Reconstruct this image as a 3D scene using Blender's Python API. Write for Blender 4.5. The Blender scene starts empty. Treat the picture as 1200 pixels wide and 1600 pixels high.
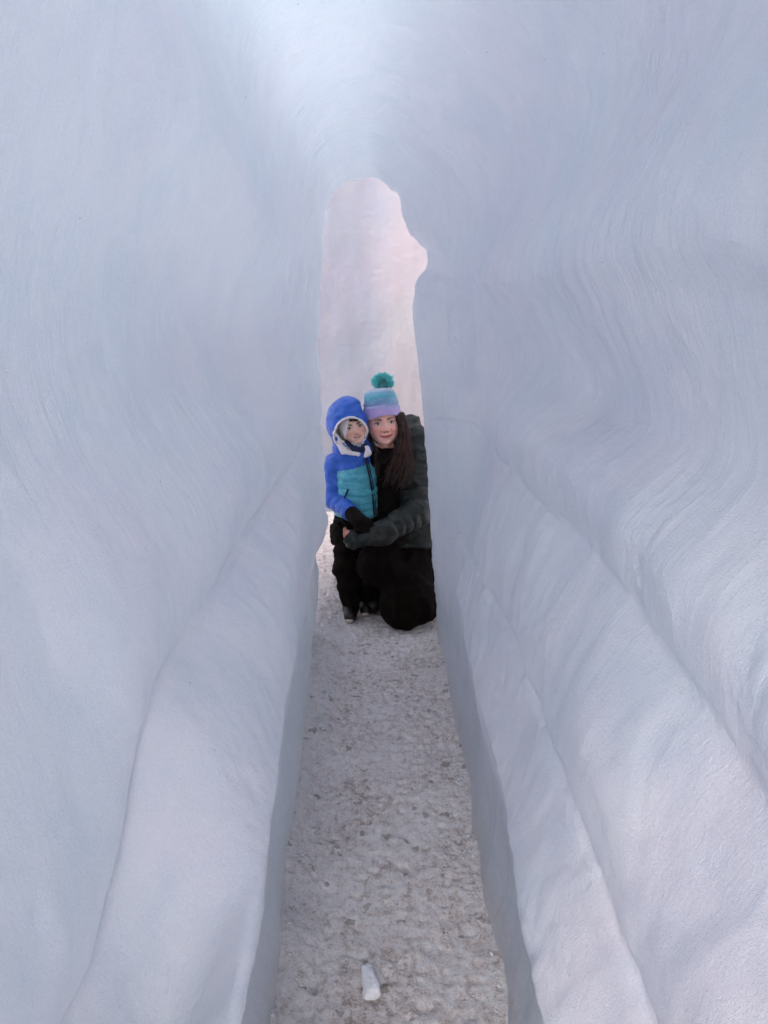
import bpy, math, random
import numpy as np
from mathutils import Vector, Matrix

random.seed(7)
rng = np.random.default_rng(7)
scene = bpy.context.scene
COL = scene.collection

# ------------------------------------------------------------------ camera
CAM_H = 1.5
PITCH = math.radians(14.9)
cam_d = bpy.data.cameras.new("camera")
cam_d.sensor_fit = 'VERTICAL'
cam_d.sensor_height = 36.0
cam_d.lens = 27.0
cam_d.clip_start = 0.02
cam_d.clip_end = 2000
cam = bpy.data.objects.new("camera", cam_d)
cam.location = (0, 0, CAM_H)
cam.rotation_euler = (math.pi / 2 - PITCH, 0, 0)
COL.objects.link(cam)
scene.camera = cam

# ------------------------------------------------------------------ light
SUN_EL, SUN_AZ = math.radians(42), math.radians(207)   # azimuth clockwise from +Y
world = bpy.data.worlds.new("World")
scene.world = world
world.use_nodes = True
wn = world.node_tree
wn.nodes.clear()
sky = wn.nodes.new("ShaderNodeTexSky")
sky.sky_type = 'NISHITA'
sky.sun_disc = False
sky.sun_elevation = SUN_EL
sky.sun_rotation = SUN_AZ
sky.air_density = 1.0
sky.dust_density = 6.0
sky.ozone_density = 1.0
bg = wn.nodes.new("ShaderNodeBackground")
bg.inputs["Strength"].default_value = 0.13
wo = wn.nodes.new("ShaderNodeOutputWorld")
hsv = wn.nodes.new("ShaderNodeHueSaturation")      # thin overcast: a paler sky
hsv.inputs["Saturation"].default_value = 0.45
wn.links.new(sky.outputs[0], hsv.inputs["Color"])
wn.links.new(hsv.outputs[0], bg.inputs[0])
wn.links.new(bg.outputs[0], wo.inputs[0])

sun_d = bpy.data.lights.new("sun", 'SUN')
sun_d.energy = 0.55
sun_d.angle = math.radians(50)
sun_d.color = (1.0, 0.92, 0.86)
sun = bpy.data.objects.new("sun", sun_d)
sdir = Vector((math.sin(SUN_AZ) * math.cos(SUN_EL), math.cos(SUN_AZ) * math.cos(SUN_EL), math.sin(SUN_EL)))
sun.rotation_euler = sdir.to_track_quat('Z', 'Y').to_euler()
sun.location = sdir * 20
COL.objects.link(sun)

scene.view_settings.view_transform = 'Standard'
scene.view_settings.look = 'None'
scene.view_settings.gamma = 1.0
scene.view_settings.use_curve_mapping = False
scene.view_settings.exposure = 2.0
scene.cycles.max_bounces = 10
scene.cycles.diffuse_bounces = 7
scene.cycles.transmission_bounces = 10
scene.cycles.glossy_bounces = 3
scene.cycles.use_adaptive_sampling = True
scene.cycles.adaptive_threshold = 0.025

# ------------------------------------------------------------------ helpers
cp, sp = math.cos(PITCH), math.sin(PITCH)


def ray(px, py):
    u = (px - 600) / 1200.0
    v = (800 - py) / 1200.0
    return np.array([u, cp + v * sp, -sp + v * cp])


def PY(px, py, Y):
    """world point at forward distance Y that stands where the surveyed sight line passes"""
    d = ray(px, py)
    return np.array([0, 0, CAM_H]) + d * (Y / d[1])


def PX(px, py, X):
    d = ray(px, py)
    return np.array([0, 0, CAM_H]) + d * (X / d[0])


def PZ(px, py, Z=0.0):
    d = ray(px, py)
    return np.array([0, 0, CAM_H]) + d * ((Z - CAM_H) / d[2])


_perm = rng.integers(0, 2 ** 31, 4096)


def _h(i, j, k):
    n = (i * 73856093) ^ (j * 19349663) ^ (k * 83492791)
    return (_perm[n & 4095] % 65536) / 32768.0 - 1.0


def vnoise(p, scale=1.0, seed=0):
    q = np.asarray(p, float) * scale + seed * 17.31
    i = np.floor(q).astype(np.int64)
    f = q - i
    f = f * f * f * (f * (f * 6 - 15) + 10)
    r = 0
    for a in (0, 1):
        wa = f[..., 0] if a else 1 - f[..., 0]
        for b in (0, 1):
            wb = f[..., 1] if b else 1 - f[..., 1]
            for c in (0, 1):
                wc = f[..., 2] if c else 1 - f[..., 2]
                r = r + wa * wb * wc * _h(i[..., 0] + a, i[..., 1] + b, i[..., 2] + c)
    return r


def fbm(p, scale=1.0, octv=4, seed=0, gain=0.5):
    s, a, t = 0, 1.0, 0
    for o in range(octv):
        s = s + a * vnoise(p, scale * 2.03 ** o, seed + o)
        t += a
        a *= gain
    return s / t


def sstep(a, b, x):
    t = np.clip((x - a) / (b - a), 0, 1)
    return t * t * (3 - 2 * t)


def new_mesh(name, verts, faces, mats=(), parent=None, smooth=True, loc=None, fmat=None, col=None):
    me = bpy.data.meshes.new(name)
    verts = np.asarray(verts, dtype=np.float32)
    if isinstance(faces, np.ndarray):
        nf, k = faces.shape
        me.vertices.add(len(verts))
        me.vertices.foreach_set("co", verts.ravel())
        me.loops.add(nf * k)
        me.loops.foreach_set("vertex_index", faces.ravel().astype(np.int32))
        me.polygons.add(nf)
        me.polygons.foreach_set("loop_start", np.arange(0, nf * k, k, dtype=np.int32))
        me.update(calc_edges=True)
    else:
        me.from_pydata([tuple(map(float, v)) for v in verts], [], faces)
    me.validate()
    if smooth:
        me.polygons.foreach_set("use_smooth", np.ones(len(me.polygons), dtype=bool))
    for m in (mats if isinstance(mats, (list, tuple)) else [mats]):
        me.materials.append(m)
    if fmat is not None and len(fmat) == len(me.polygons):
        me.polygons.foreach_set("material_index", np.asarray(fmat, dtype=np.int32))
    if col is not None:
        at = me.color_attributes.new("Col", 'FLOAT_COLOR', 'POINT')
        c4 = np.ones((len(verts), 4), np.float32)
        c4[:, :3] = col
        at.data.foreach_set("color", c4.ravel())
    me.update()
    o = bpy.data.objects.new(name, me)
    COL.objects.link(o)
    if loc is not None:
        o.location = loc
    if parent is not None:
        o.parent = parent
    return o


def grid_faces(nu, nv):
    i = np.arange(nu - 1)[:, None] * nv + np.arange(nv - 1)[None, :]
    return np.stack([i, i + 1, i + nv + 1, i + nv], -1).reshape(-1, 4)


def empty(name, loc=(0, 0, 0)):
    o = bpy.data.objects.new(name, None)
    o.location = loc
    o.empty_display_size = 0.1
    COL.objects.link(o)
    return o


def tag(o, label=None, cat=None, kind=None, group=None):
    if label: o["label"] = label
    if cat: o["category"] = cat
    if kind: o["kind"] = kind
    if group: o["group"] = group
    return o


# ------------------------------------------------------------------ materials
class NT:
    def __init__(s, name):
        s.m = bpy.data.materials.new(name)
        s.m.use_nodes = True
        s.t = s.m.node_tree
        s.t.nodes.clear()
        s.out = s.n("ShaderNodeOutputMaterial")

    def n(s, typ, **kw):
        nd = s.t.nodes.new(typ)
        for k, v in kw.items():
            if isinstance(k, str) and k.startswith("i_"):
                nd.inputs[k[2:].replace("_", " ")].default_value = v
            else:
                setattr(nd, k, v)
        return nd

    def l(s, a, b):
        s.t.links.new(a, b)

    def coord(s, scale=(1, 1, 1), loc=(0, 0, 0)):
        tc = s.n("ShaderNodeTexCoord")
        mp = s.n("ShaderNodeMapping")
        mp.inputs["Scale"].default_value = scale
        mp.inputs["Location"].default_value = loc
        s.l(tc.outputs["Object"], mp.inputs[0])
        return mp.outputs[0]

    def noise(s, vec, scale, detail=4, rough=0.55, dist=0.0):
        nd = s.n("ShaderNodeTexNoise")
        nd.inputs["Scale"].default_value = scale
        nd.inputs["Detail"].default_value = detail
        nd.inputs["Roughness"].default_value = rough
        nd.inputs["Distortion"].default_value = dist
        s.l(vec, nd.inputs["Vector"])
        return nd.outputs["Fac"]

    def ramp(s, fac, stops):
        r = s.n("ShaderNodeValToRGB")
        e = r.color_ramp.elements
        while len(e) < len(stops):
            e.new(0.5)
        for el, (p, c) in zip(e, stops):
            el.position = p
            el.color = (*c, 1) if not isinstance(c, (int, float)) else (c, c, c, 1)
        s.l(fac, r.inputs[0])
        return r.outputs[0]

    def math(s, op, a, b=None, c=None):
        m = s.n("ShaderNodeMath", operation=op)
        for i, x in enumerate((a, b, c)):
            if x is None: continue
            if isinstance(x, (int, float)):
                m.inputs[i].default_value = x
            else:
                s.l(x, m.inputs[i])
        return m.outputs[0]

    def mix(s, fac, a, b, mode='MIX'):
        m = s.n("ShaderNodeMix", data_type='RGBA', blend_type=mode)
        for i, x in ((0, fac), (6, a), (7, b)):
            if isinstance(x, (int, float)):
                m.inputs[i].default_value = x
            elif isinstance(x, tuple):
                m.inputs[i].default_value = (*x, 1)
            else:
                s.l(x, m.inputs[i])
        return m.outputs[2]

    def bump(s, h, strength, dist, normal=None):
        b = s.n("ShaderNodeBump")
        b.inputs["Strength"].default_value = strength
        b.inputs["Distance"].default_value = dist
        s.l(h, b.inputs["Height"])
        if normal is not None:
            s.l(normal, b.inputs["Normal"])
        return b.outputs[0]


def mat_ice(name, trans=0.30, frost=(0.83, 0.80, 0.835), clear=(0.68, 0.72, 0.785), tcol=(0.79, 0.86, 0.92),
            stri=1.0, stri_dir='Y'):
    t = NT(name)
    vec = t.coord()
    # broad clouding of the ice: white frozen bubbles against clear blue ice
    big = t.noise(vec, 2.2, 4, 0.55, 0.3)
    mid = t.noise(vec, 9.0, 5, 0.6, 0.5)
    fac = t.math('ADD', t.math('MULTIPLY', big, 0.65), t.math('MULTIPLY', mid, 0.35))
    base = t.ramp(fac, [(0.38, clear), (0.56, frost)])
    # some of the ice is cyan and clear, some lilac and milky
    hue = t.ramp(t.noise(t.coord(loc=(1.7, 0.6, 4.2)), 1.5, 3, 0.5, 0.4), [(0.40, (0.935, 0.99, 1.0)), (0.60, (1.0, 0.96, 0.99))])
    base = t.mix(1.0, base, hue, 'MULTIPLY')
    # frosted blotches
    fp = t.ramp(t.noise(vec, 5.5, 6, 0.68, 0.8), [(0.55, 0.0), (0.70, 1.0)])
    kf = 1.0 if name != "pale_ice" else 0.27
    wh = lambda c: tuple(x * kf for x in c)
    if name == "pale_ice":       # bluer and darker to the left, pinker to the right
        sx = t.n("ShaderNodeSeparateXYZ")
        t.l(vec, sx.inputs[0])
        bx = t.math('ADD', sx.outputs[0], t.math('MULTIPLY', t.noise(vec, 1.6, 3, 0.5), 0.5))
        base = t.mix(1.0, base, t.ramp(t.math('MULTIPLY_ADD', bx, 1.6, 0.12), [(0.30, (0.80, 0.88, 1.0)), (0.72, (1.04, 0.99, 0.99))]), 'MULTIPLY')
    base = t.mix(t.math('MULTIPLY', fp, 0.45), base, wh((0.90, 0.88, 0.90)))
    gy = t.ramp(t.noise(t.coord(scale=(1, 1, 0.6), loc=(3, 1, 7)), 4.0, 5, 0.66, 0.6), [(0.56, 0.0), (0.72, 1.0)])
    base = t.mix(t.math('MULTIPLY', gy, 0.35), base, wh((0.58, 0.59, 0.66)))
    # trodden dirt that clings to the foot of the ice, over painted recess shade
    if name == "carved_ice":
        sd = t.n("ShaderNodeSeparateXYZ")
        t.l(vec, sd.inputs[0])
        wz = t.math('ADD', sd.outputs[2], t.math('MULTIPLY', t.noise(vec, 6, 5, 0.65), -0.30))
        foot_shade = t.ramp(t.math('MULTIPLY_ADD', wz, 2.0, 0.3), [(0.50, 1.0), (0.86, 0.0)])
        base = t.mix(t.math('MULTIPLY', foot_shade, 0.75), base, (0.40, 0.435, 0.48))       # dirty ice low down, with the recess shade painted in
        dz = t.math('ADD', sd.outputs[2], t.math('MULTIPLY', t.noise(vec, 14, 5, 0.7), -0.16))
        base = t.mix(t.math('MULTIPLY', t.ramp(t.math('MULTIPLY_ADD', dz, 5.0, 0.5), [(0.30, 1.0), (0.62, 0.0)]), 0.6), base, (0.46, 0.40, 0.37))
    # fine frost grain
    gr = t.noise(vec, 260, 3, 0.7)
    base = t.mix(t.math('MULTIPLY', t.ramp(gr, [(0.42, 0.0), (0.70, 1.0)]), 0.5), base, wh((0.9, 0.90, 0.93)))
    gd = t.noise(t.coord(loc=(5, 2, 1)), 210, 2, 0.8)
    base = t.mix(t.math('MULTIPLY', t.ramp(gd, [(0.55, 0.0), (0.75, 1.0)]), 0.32), base, wh((0.50, 0.52, 0.60)))
    # rare dark grit specks frozen in
    vor = t.n("ShaderNodeTexVoronoi", feature='F1')
    vor.inputs["Scale"].default_value = 11
    t.l(vec, vor.inputs["Vector"])
    sp_ = t.math('LESS_THAN', vor.outputs["Distance"], 0.022)
    base = t.mix(t.math('MULTIPLY', sp_, 0.8), base, (0.12, 0.10, 0.09)) if name != 'pale_ice' else base
    # scoop marks: fine curved rings that run round the bore
    if stri_dir == 'Y':
        v2 = t.coord(scale=(1.0, 9.0, 0.9))
        v3 = t.coord(scale=(2.0, 34.0, 2.0))
    else:
        v2 = t.coord(scale=(9.0, 9.0, 0.5))
        v3 = t.coord(scale=(30.0, 30.0, 1.2))
    s1 = t.noise(v2, 6.0, 3, 0.5, 0.35)
    s2 = t.noise(v3, 3.0, 3, 0.6, 0.3)
    mask = t.ramp(t.noise(vec, 1.7, 2, 0.5), [(0.40, 0.0), (0.62, 1.0)])
    if stri_dir == 'Y':
        sz = t.n("ShaderNodeSeparateXYZ")
        t.l(vec, sz.inputs[0])
        hz = t.math('ADD', sz.outputs[2], t.math('MULTIPLY', t.noise(vec, 2.5, 2), 0.5))
        mask = t.math('MULTIPLY', mask, t.ramp(t.math('MULTIPLY', hz, 0.5), [(0.52, 0.0), (0.68, 1.0)]))
    st = t.math('ADD', t.math('MULTIPLY', s1, 1.0), t.math('MULTIPLY', s2, 0.7))
    st = t.math('MULTIPLY', st, t.math('MULTIPLY_ADD', mask, 0.85, 0.15))
    base = t.mix(t.math('MULTIPLY', t.ramp(s2, [(0.52, 0.0), (0.72, 1.0)]), t.math('MULTIPLY', mask, 0.34)), base, wh((0.9, 0.90, 0.94)))
    n1 = t.bump(st, 0.60 * stri, 0.007)
    n2 = t.bump(t.noise(vec, 38, 6, 0.72), 0.5, 0.007, n1)
    n3 = t.bump(t.noise(vec, 240, 3, 0.8), 1.0, 0.0030, n2)
    pb = t.n("ShaderNodeBsdfPrincipled")
    t.l(base, pb.inputs["Base Color"])
    pb.inputs["Roughness"].default_value = 0.33
    pb.inputs["IOR"].default_value = 1.31
    t.l(n3, pb.inputs["Normal"])
    tr = t.n("ShaderNodeBsdfTranslucent")
    tr.inputs[0].default_value = (*tcol, 1)
    t.l(n1, tr.inputs["Normal"])
    mx = t.n("ShaderNodeMixShader")
    mx.inputs[0].default_value = trans
    t.l(pb.outputs[0], mx.inputs[1])
    t.l(tr.outputs[0], mx.inputs[2])
    t.l(mx.outputs[0], t.out.inputs[0])
    return t.m


def mat_snow_floor():
    t = NT("trodden_snow")
    vec = t.coord()
    a = t.noise(vec, 4.0, 4, 0.6, 0.2)
    b = t.noise(vec, 38, 8, 0.80, 0.1)
    c = t.noise(vec, 150, 4, 0.75)
    f = t.math('ADD', t.math('MULTIPLY', b, 0.6), t.math('ADD', t.math('MULTIPLY', a, 0.2), t.math('MULTIPLY', c, 0.2)))
    base = t.ramp(f, [(0.37, (0.28, 0.22, 0.19)), (0.43, (0.60, 0.51, 0.48)), (0.49, (0.87, 0.79, 0.775)), (0.56, (0.97, 0.94, 0.945))])
    # cleaner snow towards the left foot of the wall
    sep = t.n("ShaderNodeSeparateXYZ")
    t.l(vec, sep.inputs[0])
    edge = t.math('ADD', sep.outputs[0], t.math('MULTIPLY', t.noise(vec, 7, 3, 0.6), 0.18))
    em = t.ramp(t.math('MULTIPLY_ADD', edge, 3.0, 0.8), [(0.25, 1.0), (0.75, 0.0)])
    base = t.mix(t.math('MULTIPLY', em, 0.4), base, (0.88, 0.87, 0.88))
    wp = t.ramp(t.noise(vec, 9, 6, 0.7, 0.5), [(0.55, 0.0), (0.66, 1.0)])
    base = t.mix(t.math('MULTIPLY', wp, 0.5), base, (0.92, 0.90, 0.91))
    # the yard beyond the tunnel: dirty pinkish snow, painted darker to offset strong light
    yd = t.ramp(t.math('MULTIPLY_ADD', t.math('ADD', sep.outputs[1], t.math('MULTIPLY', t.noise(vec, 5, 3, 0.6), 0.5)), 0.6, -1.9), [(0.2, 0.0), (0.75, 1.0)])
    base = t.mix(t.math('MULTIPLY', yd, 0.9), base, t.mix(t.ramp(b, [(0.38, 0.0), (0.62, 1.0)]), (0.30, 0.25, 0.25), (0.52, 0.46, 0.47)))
    # brown grit and small pits
    vor = t.n("ShaderNodeTexVoronoi", feature='F1')
    vor.inputs["Scale"].default_value = 15
    vor.inputs["Randomness"].default_value = 1.0
    wv = t.n("ShaderNodeVectorMath", operation='ADD')
    nz = t.n("ShaderNodeTexNoise")
    nz.inputs["Scale"].default_value = 30
    t.l(vec, nz.inputs["Vector"])
    sc = t.n("ShaderNodeVectorMath", operation='SCALE')
    sc.inputs["Scale"].default_value = 0.05
    t.l(nz.outputs["Color"], sc.inputs[0])
    t.l(vec, wv.inputs[0]); t.l(sc.outputs[0], wv.inputs[1])
    t.l(wv.outputs[0], vor.inputs["Vector"])
    pit = t.math('LESS_THAN', t.math('ADD', vor.outputs["Distance"], t.math('MULTIPLY', t.noise(vec, 6, 2), 0.55)), 0.42)
    base = t.mix(t.math('MULTIPLY', pit, 0.5), base, (0.16, 0.13, 0.09))
    pb = t.n("ShaderNodeBsdfPrincipled")
    t.l(base, pb.inputs["Base Color"])
    pb.inputs["Roughness"].default_value = 0.55
    pb.inputs["IOR"].default_value = 1.31
    n1 = t.bump(b, 0.9, 0.016)
    n2 = t.bump(t.noise(vec, 170, 4, 0.8), 0.9, 0.005, n1)
    t.l(n2, pb.inputs["Normal"])
    t.l(pb.outputs[0], t.out.inputs[0])
    return t.m


def mat_cloth(name, col, rough=0.6, nscale=60, bump=0.25, var=0.15, sheen=0.1, spec=0.3, weave=0):
    t = NT(name)
    vec = t.coord()
    n = t.noise(vec, nscale, 4, 0.6)
    c2 = tuple(max(0, x * (1 - var)) for x in col)
    c3 = tuple(min(1, x * (1 + var)) for x in col)
    base = t.ramp(n, [(0.3, c2), (0.7, c3)])
    pb = t.n("ShaderNodeBsdfPrincipled")
    t.l(base, pb.inputs["Base Color"])
    pb.inputs["Roughness"].default_value = rough
    pb.inputs["Specular IOR Level"].default_value = spec
    pb.inputs["Sheen Weight"].default_value = sheen
    t.l(t.bump(t.noise(vec, nscale * 1.7, 4, 0.65), bump, 0.004), pb.inputs["Normal"])
    t.l(pb.outputs[0], t.out.inputs[0])
    return t.m


def mat_vcol(name, rough=0.5, sss=0.0, spec=0.35, bump=0.0, nscale=200, sheen=0.0):
    t = NT(name)
    vc = t.n("ShaderNodeVertexColor", layer_name="Col")
    pb = t.n("ShaderNodeBsdfPrincipled")
    vec = t.coord()
    base = t.mix(0.25, vc.outputs[0], t.ramp(t.noise(vec, nscale, 3), [(0.3, 0.35), (0.7, 0.65)]), 'SOFT_LIGHT')
    t.l(base, pb.inputs["Base Color"])
    pb.inputs["Roughness"].default_value = rough
    pb.inputs["Specular IOR Level"].default_value = spec
    pb.inputs["Sheen Weight"].default_value = sheen
    if sss:
        pb.inputs["Subsurface Weight"].default_value = sss
        pb.inputs["Subsurface Radius"].default_value = (1.0, 0.35, 0.2)
        pb.inputs["Subsurface Scale"].default_value = 0.006
    if bump:
        t.l(t.bump(t.noise(vec, nscale, 4, 0.6), bump, 0.003), pb.inputs["Normal"])
    t.l(pb.outputs[0], t.out.inputs[0])
    return t.m


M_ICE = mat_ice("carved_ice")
M_ICE_OUT = mat_ice("outer_ice", trans=0.14, stri=0.5)
M_ICE_THIN = mat_ice("thin_roof_ice", trans=0.80, stri=0.5, frost=(0.9, 0.9, 0.9), clear=(0.85, 0.87, 0.9))
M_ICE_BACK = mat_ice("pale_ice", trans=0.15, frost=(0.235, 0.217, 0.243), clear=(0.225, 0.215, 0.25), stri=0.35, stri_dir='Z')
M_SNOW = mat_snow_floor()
M_CHUNK = mat_ice("lump_ice", trans=0.1, frost=(0.9, 0.89, 0.89), clear=(0.82, 0.83, 0.85), stri=0.2)
M_SKIN = mat_vcol("skin", 0.45, 0.12, 0.35, 0.08, 300)
M_EYE = mat_vcol("eye_surface", 0.12, 0, 0.6)
M_BLUE = mat_cloth("blue_shell_fabric", (0.020, 0.105, 0.50), 0.42, 45, 0.35, 0.18, 0.05, 0.4)
M_TEAL = mat_cloth("teal_shell_fabric", (0.075, 0.36, 0.46), 0.42, 45, 0.35, 0.15, 0.05, 0.4)
M_GREEN = mat_cloth("dark_green_shell_fabric", (0.0078, 0.0115, 0.0095), 0.5, 40, 0.35, 0.2, 0.05, 0.4)
M_BLACK = mat_cloth("black_snow_trouser_fabric", (0.0065, 0.0042, 0.0036), 0.85, 60, 0.3, 0.2, 0.0, 0.05)
M_KNIT_BLACK = mat_cloth("black_knit", (0.009, 0.007, 0.006), 0.9, 220, 0.4, 0.3, 0.0, 0.1)
M_NAVY = mat_cloth("navy_fabric", (0.012, 0.018, 0.06), 0.7, 80, 0.3, 0.2, 0.05, 0.2)
M_FLEECE = mat_cloth("white_fleece", (0.82, 0.76, 0.76), 0.95, 170, 0.9, 0.12, 0.4, 0.1)
M_HAT = mat_vcol("hat_knit", 0.85, 0, 0.15, 0.7, 420, 0.3)
M_POM = mat_cloth("teal_yarn", (0.14, 0.74, 0.77), 0.9, 300, 0.5, 0.5, 0.3, 0.1)
M_STRAND = mat_vcol("auburn_strands", 0.42, 0, 0.4)
M_HAIR = mat_cloth("dark_auburn_hair", (0.012, 0.006, 0.005), 0.5, 60, 0.3, 0.7, 0.0, 0.25)
M_HAIR2 = mat_cloth("black_hair", (0.012, 0.008, 0.007), 0.5, 120, 0.4, 0.4, 0.0, 0.4)
M_RUBBER = mat_cloth("black_rubber", (0.008, 0.0075, 0.0075), 0.5, 80, 0.2, 0.2, 0.0, 0.4)
M_SOLE = mat_cloth("snow_dusted_toe", (0.42, 0.36, 0.34), 0.8, 80, 0.5, 0.3, 0.0, 0.2)
M_METAL = mat_cloth("grey_metal", (0.35, 0.34, 0.33), 0.3, 80, 0.05, 0.1, 0.0, 0.6)

# ------------------------------------------------------------------ ground
YEND = 3.30


def floor_h(x, y):
    p = np.stack([x, y, np.zeros_like(x)], -1)
    dense = sstep(5.0, 2.0, np.abs(x)) * sstep(14, 7, np.abs(y))
    h = 0.010 * fbm(p, 5.0, 3, 3) + 0.0075 * fbm(p, 30.0, 4, 5, 0.7)
    # trodden dimples
    d = vnoise(p, 42.0, 9)
    h = h - 0.009 * sstep(0.3, 0.8, d)
    # snow heaped against the foot of the left wall
    h = h + 0.045 * sstep(-0.17, -0.30, x + 0.05 * vnoise(p, 7, 4)) * dense
    h = h + 0.012 * sstep(0.20, 0.30, x) * dense
    return h * dense + (1 - dense) * 0.1 * fbm(p, 0.25, 3, 8)


def ground():
    xs = np.concatenate([-np.geomspace(400, 1.0, 34), np.linspace(-0.95, -0.5, 20), np.linspace(-0.49, 0.49, 200),
                         np.linspace(0.5, 0.95, 20), np.geomspace(1.0, 400, 34)])
    ys = np.concatenate([-np.geomspace(400, 1.0, 34), np.linspace(-0.9, 0.8, 30), np.linspace(0.81, 4.6, 620),
                         np.linspace(4.63, 8, 60), np.geomspace(8.2, 400, 30)])
    X, Y = np.meshgrid(xs, ys, indexing='ij')
    Z = floor_h(X, Y)
    V = np.stack([X, Y, Z], -1).reshape(-1, 3)
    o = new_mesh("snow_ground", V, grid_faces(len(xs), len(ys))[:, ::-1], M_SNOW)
    tag(o, kind="structure")
    return o


ground()


# ------------------------------------------------------------------ ice tunnel
def rail(pts, near=None):
    """pts: 3D points by increasing y; extended backwards behind the viewer"""
    p = np.array(sorted([tuple(q) for q in pts], key=lambda q: q[1]))
    y0 = p[0]
    nx = y0[0] if near is None else near[0]
    nz = y0[2] if near is None else near[1]
    back = np.array([[nx * 1.02, -1.5, nz], [nx, min(-0.4, y0[1] - 0.5), nz]])
    return np.vstack([back, p])


S = YEND
fl = lambda px, py: PZ(px, py, 0.0)
RAILS = []   # (points, sharp)
# left foot (just under the snow), recess, slab edge, groove, lip over the groove, scoop, ridge, vault
def xs_(pix, x0, x1):
    """survey points of one line on the wall; distance from the centre line eases from x0 (near) to x1 (far)"""
    n = len(pix)
    return [PX(px, py, x0 + (x1 - x0) * (i / (n - 1)) ** 1.3) for i, (px, py) in enumerate(pix)]


def off(r, dx, dz, k=1.0):
    """a companion line beside rail r, merging with it towards the far end"""
    q = r.copy()
    f = (1 - 0.6 * sstep(2.0, 3.1, q[:, 1])) * k
    q[:, 0] += dx * f; q[:, 2] += dz * f
    return q


L0 = [fl(440, 1600), fl(450, 1400), fl(478, 1200), fl(488, 1075)]
L0 = [q + np.array([0, 0, -0.06]) for q in L0]
RAILS.append((rail(L0, (-0.23, -0.06)), True))
r1 = rail(xs_([(370, 1600), (395, 1440), (415, 1300), (430, 1200), (445, 1090), (458, 1000), (470, 930), (487, 850)], -.212, -.270), (-.205, .50))
RAILS.append((rail([(-.30, .8, .27), (-.30, 1.4, .28), (-.31, 2.0, .28), (-.32, 2.8, .26)], (-.30, .27)), False))
RAILS.append((r1, True))
r2 = rail(xs_([(168, 1450), (178, 1300), (195, 1150), (240, 1060), (300, 980), (345, 900), (385, 830), (440, 740), (482, 670)], -.46, -.335), (-.48, .62))
RAILS.append((off(r2, .11, -.135), False))
RAILS.append((r2, True))
RAILS.append((off(r2, .018, .13), False))
RAILS.append((rail([(-.575, .6, 1.36), (-.57, 1.2, 1.40), (-.54, 1.8, 1.42), (-.47, 2.4, 1.42), (-.38, 2.9, 1.44)], (-.55, 1.34)), False))
RAILS.append((rail(xs_([(180, -50), (240, 60), (300, 150), (350, 240), (400, 330), (440, 390)], -.41, -.325), (-.41, 2.0)), 'soft'))
RAILS.append((rail([(-.42, .8, 2.30), (-.41, 1.6, 2.29), (-.34, 2.2, 2.22), (-.24, 2.8, 2.08)], (-.36, 2.32)), False))
RAILS.append((rail([(-.03, .8, 2.42), (-.03, 1.6, 2.40), (-.03, 2.2, 2.34), (-.03, 2.8, 2.16)], (0, 2.42)), False))
RAILS.append((rail([(.30, .8, 2.34), (.30, 1.6, 2.31), (.26, 2.2, 2.22), (.18, 2.8, 2.03)], (.3, 2.32)), False))
RAILS.append((rail([(.53, .8, 2.00), (.52, 1.3, 1.99), (.48, 1.9, 1.95), (.41, 2.5, 1.88), (.32, 2.95, 1.80)], (.53, 2.0)), False))
r9 = rail(xs_([(1200, 380), (1100, 365), (1000, 375), (930, 400), (860, 425), (800, 440), (740, 440)], .445, .315), (.45, 1.55))
RAILS.append((r9, False))
RAILS.append((off(r9, .045, -.08), False))
RAILS.append((rail([(.545, .6, 1.25), (.54, 1.1, 1.27), (.51, 1.7, 1.29), (.46, 2.3, 1.33), (.37, 2.8, 1.36)], (.545, 1.25)), False))
r11 = rail(xs_([(1150, 1200), (1120, 1130), (1060, 1050), (1000, 970), (950, 900), (900, 840), (850, 790), (800, 740), (760, 690), (733, 640)], .45, .33), (.46, .88))
RAILS.append((off(r11, -.004, .12), False))
RAILS.append((r11, 'soft'))
r13 = rail(xs_([(1005, 1570), (960, 1420), (935, 1340), (900, 1240), (870, 1170), (830, 1090), (800, 1000), (760, 920), (727, 850)], .335, .282), (.335, .62))
RAILS.append((off(r13, .014, .11), False))
RAILS.append((r13, True))
RAILS.append((rail(xs_([(855, 1600), (830, 1450), (800, 1320), (765, 1170), (745, 1080), (725, 1000), (716, 930)], .240, .246), (.24, .42)), True))
RAILS.append((rail([(.305, .8, .24), (.30, 1.4, .25), (.295, 2.0, .26), (.28, 2.8, .26)], (.305, .24)), False))
R0 = [fl(785, 1600), fl(740, 1330), fl(715, 1180), fl(693, 1045)]
R0 = [q + np.array([0, 0, -0.06]) for q in R0]
RAILS.append((rail(R0, (.257, -0.06)), True))
NR = len(RAILS)

# doorway outline at the far end, in order left foot -> over the top -> right foot, with the rail index each node pins
SIL = [(486, 1030, 0), (489, 990, None), (497, 940, None), (500, 900, 1), (492, 868, None), (494, 856, None), (508, 842, None), (512, 815, 2),
       (509, 780, 3), (505, 720, None), (503, 655, 4), (500, 600, 5), (498, 540, None), (500, 480, 6), (503, 430, None), (504, 380, 7),
       (508, 335, None), (520, 300, 8), (532, 291, None), (545, 281, None), (560, 283, None), (574, 277, 9), (588, 279, None), (600, 287, None),
       (612, 299, 10), (624, 304, None), (626, 325, None), (632, 350, 11), (640, 368, None), (655, 382, None), (667, 391, 12), (669, 405, None), (666, 418, None), (650, 435, 13),
       (644, 470, None), (644, 500, 14), (652, 560, None), (659, 620, 15), (662, 655, 16), (667, 710, None), (669, 760, 17), (671, 800, None),
       (674, 850, 18), (678, 900, 19), (682, 950, 20), (686, 1000, None), (692, 1045, 21)]

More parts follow.
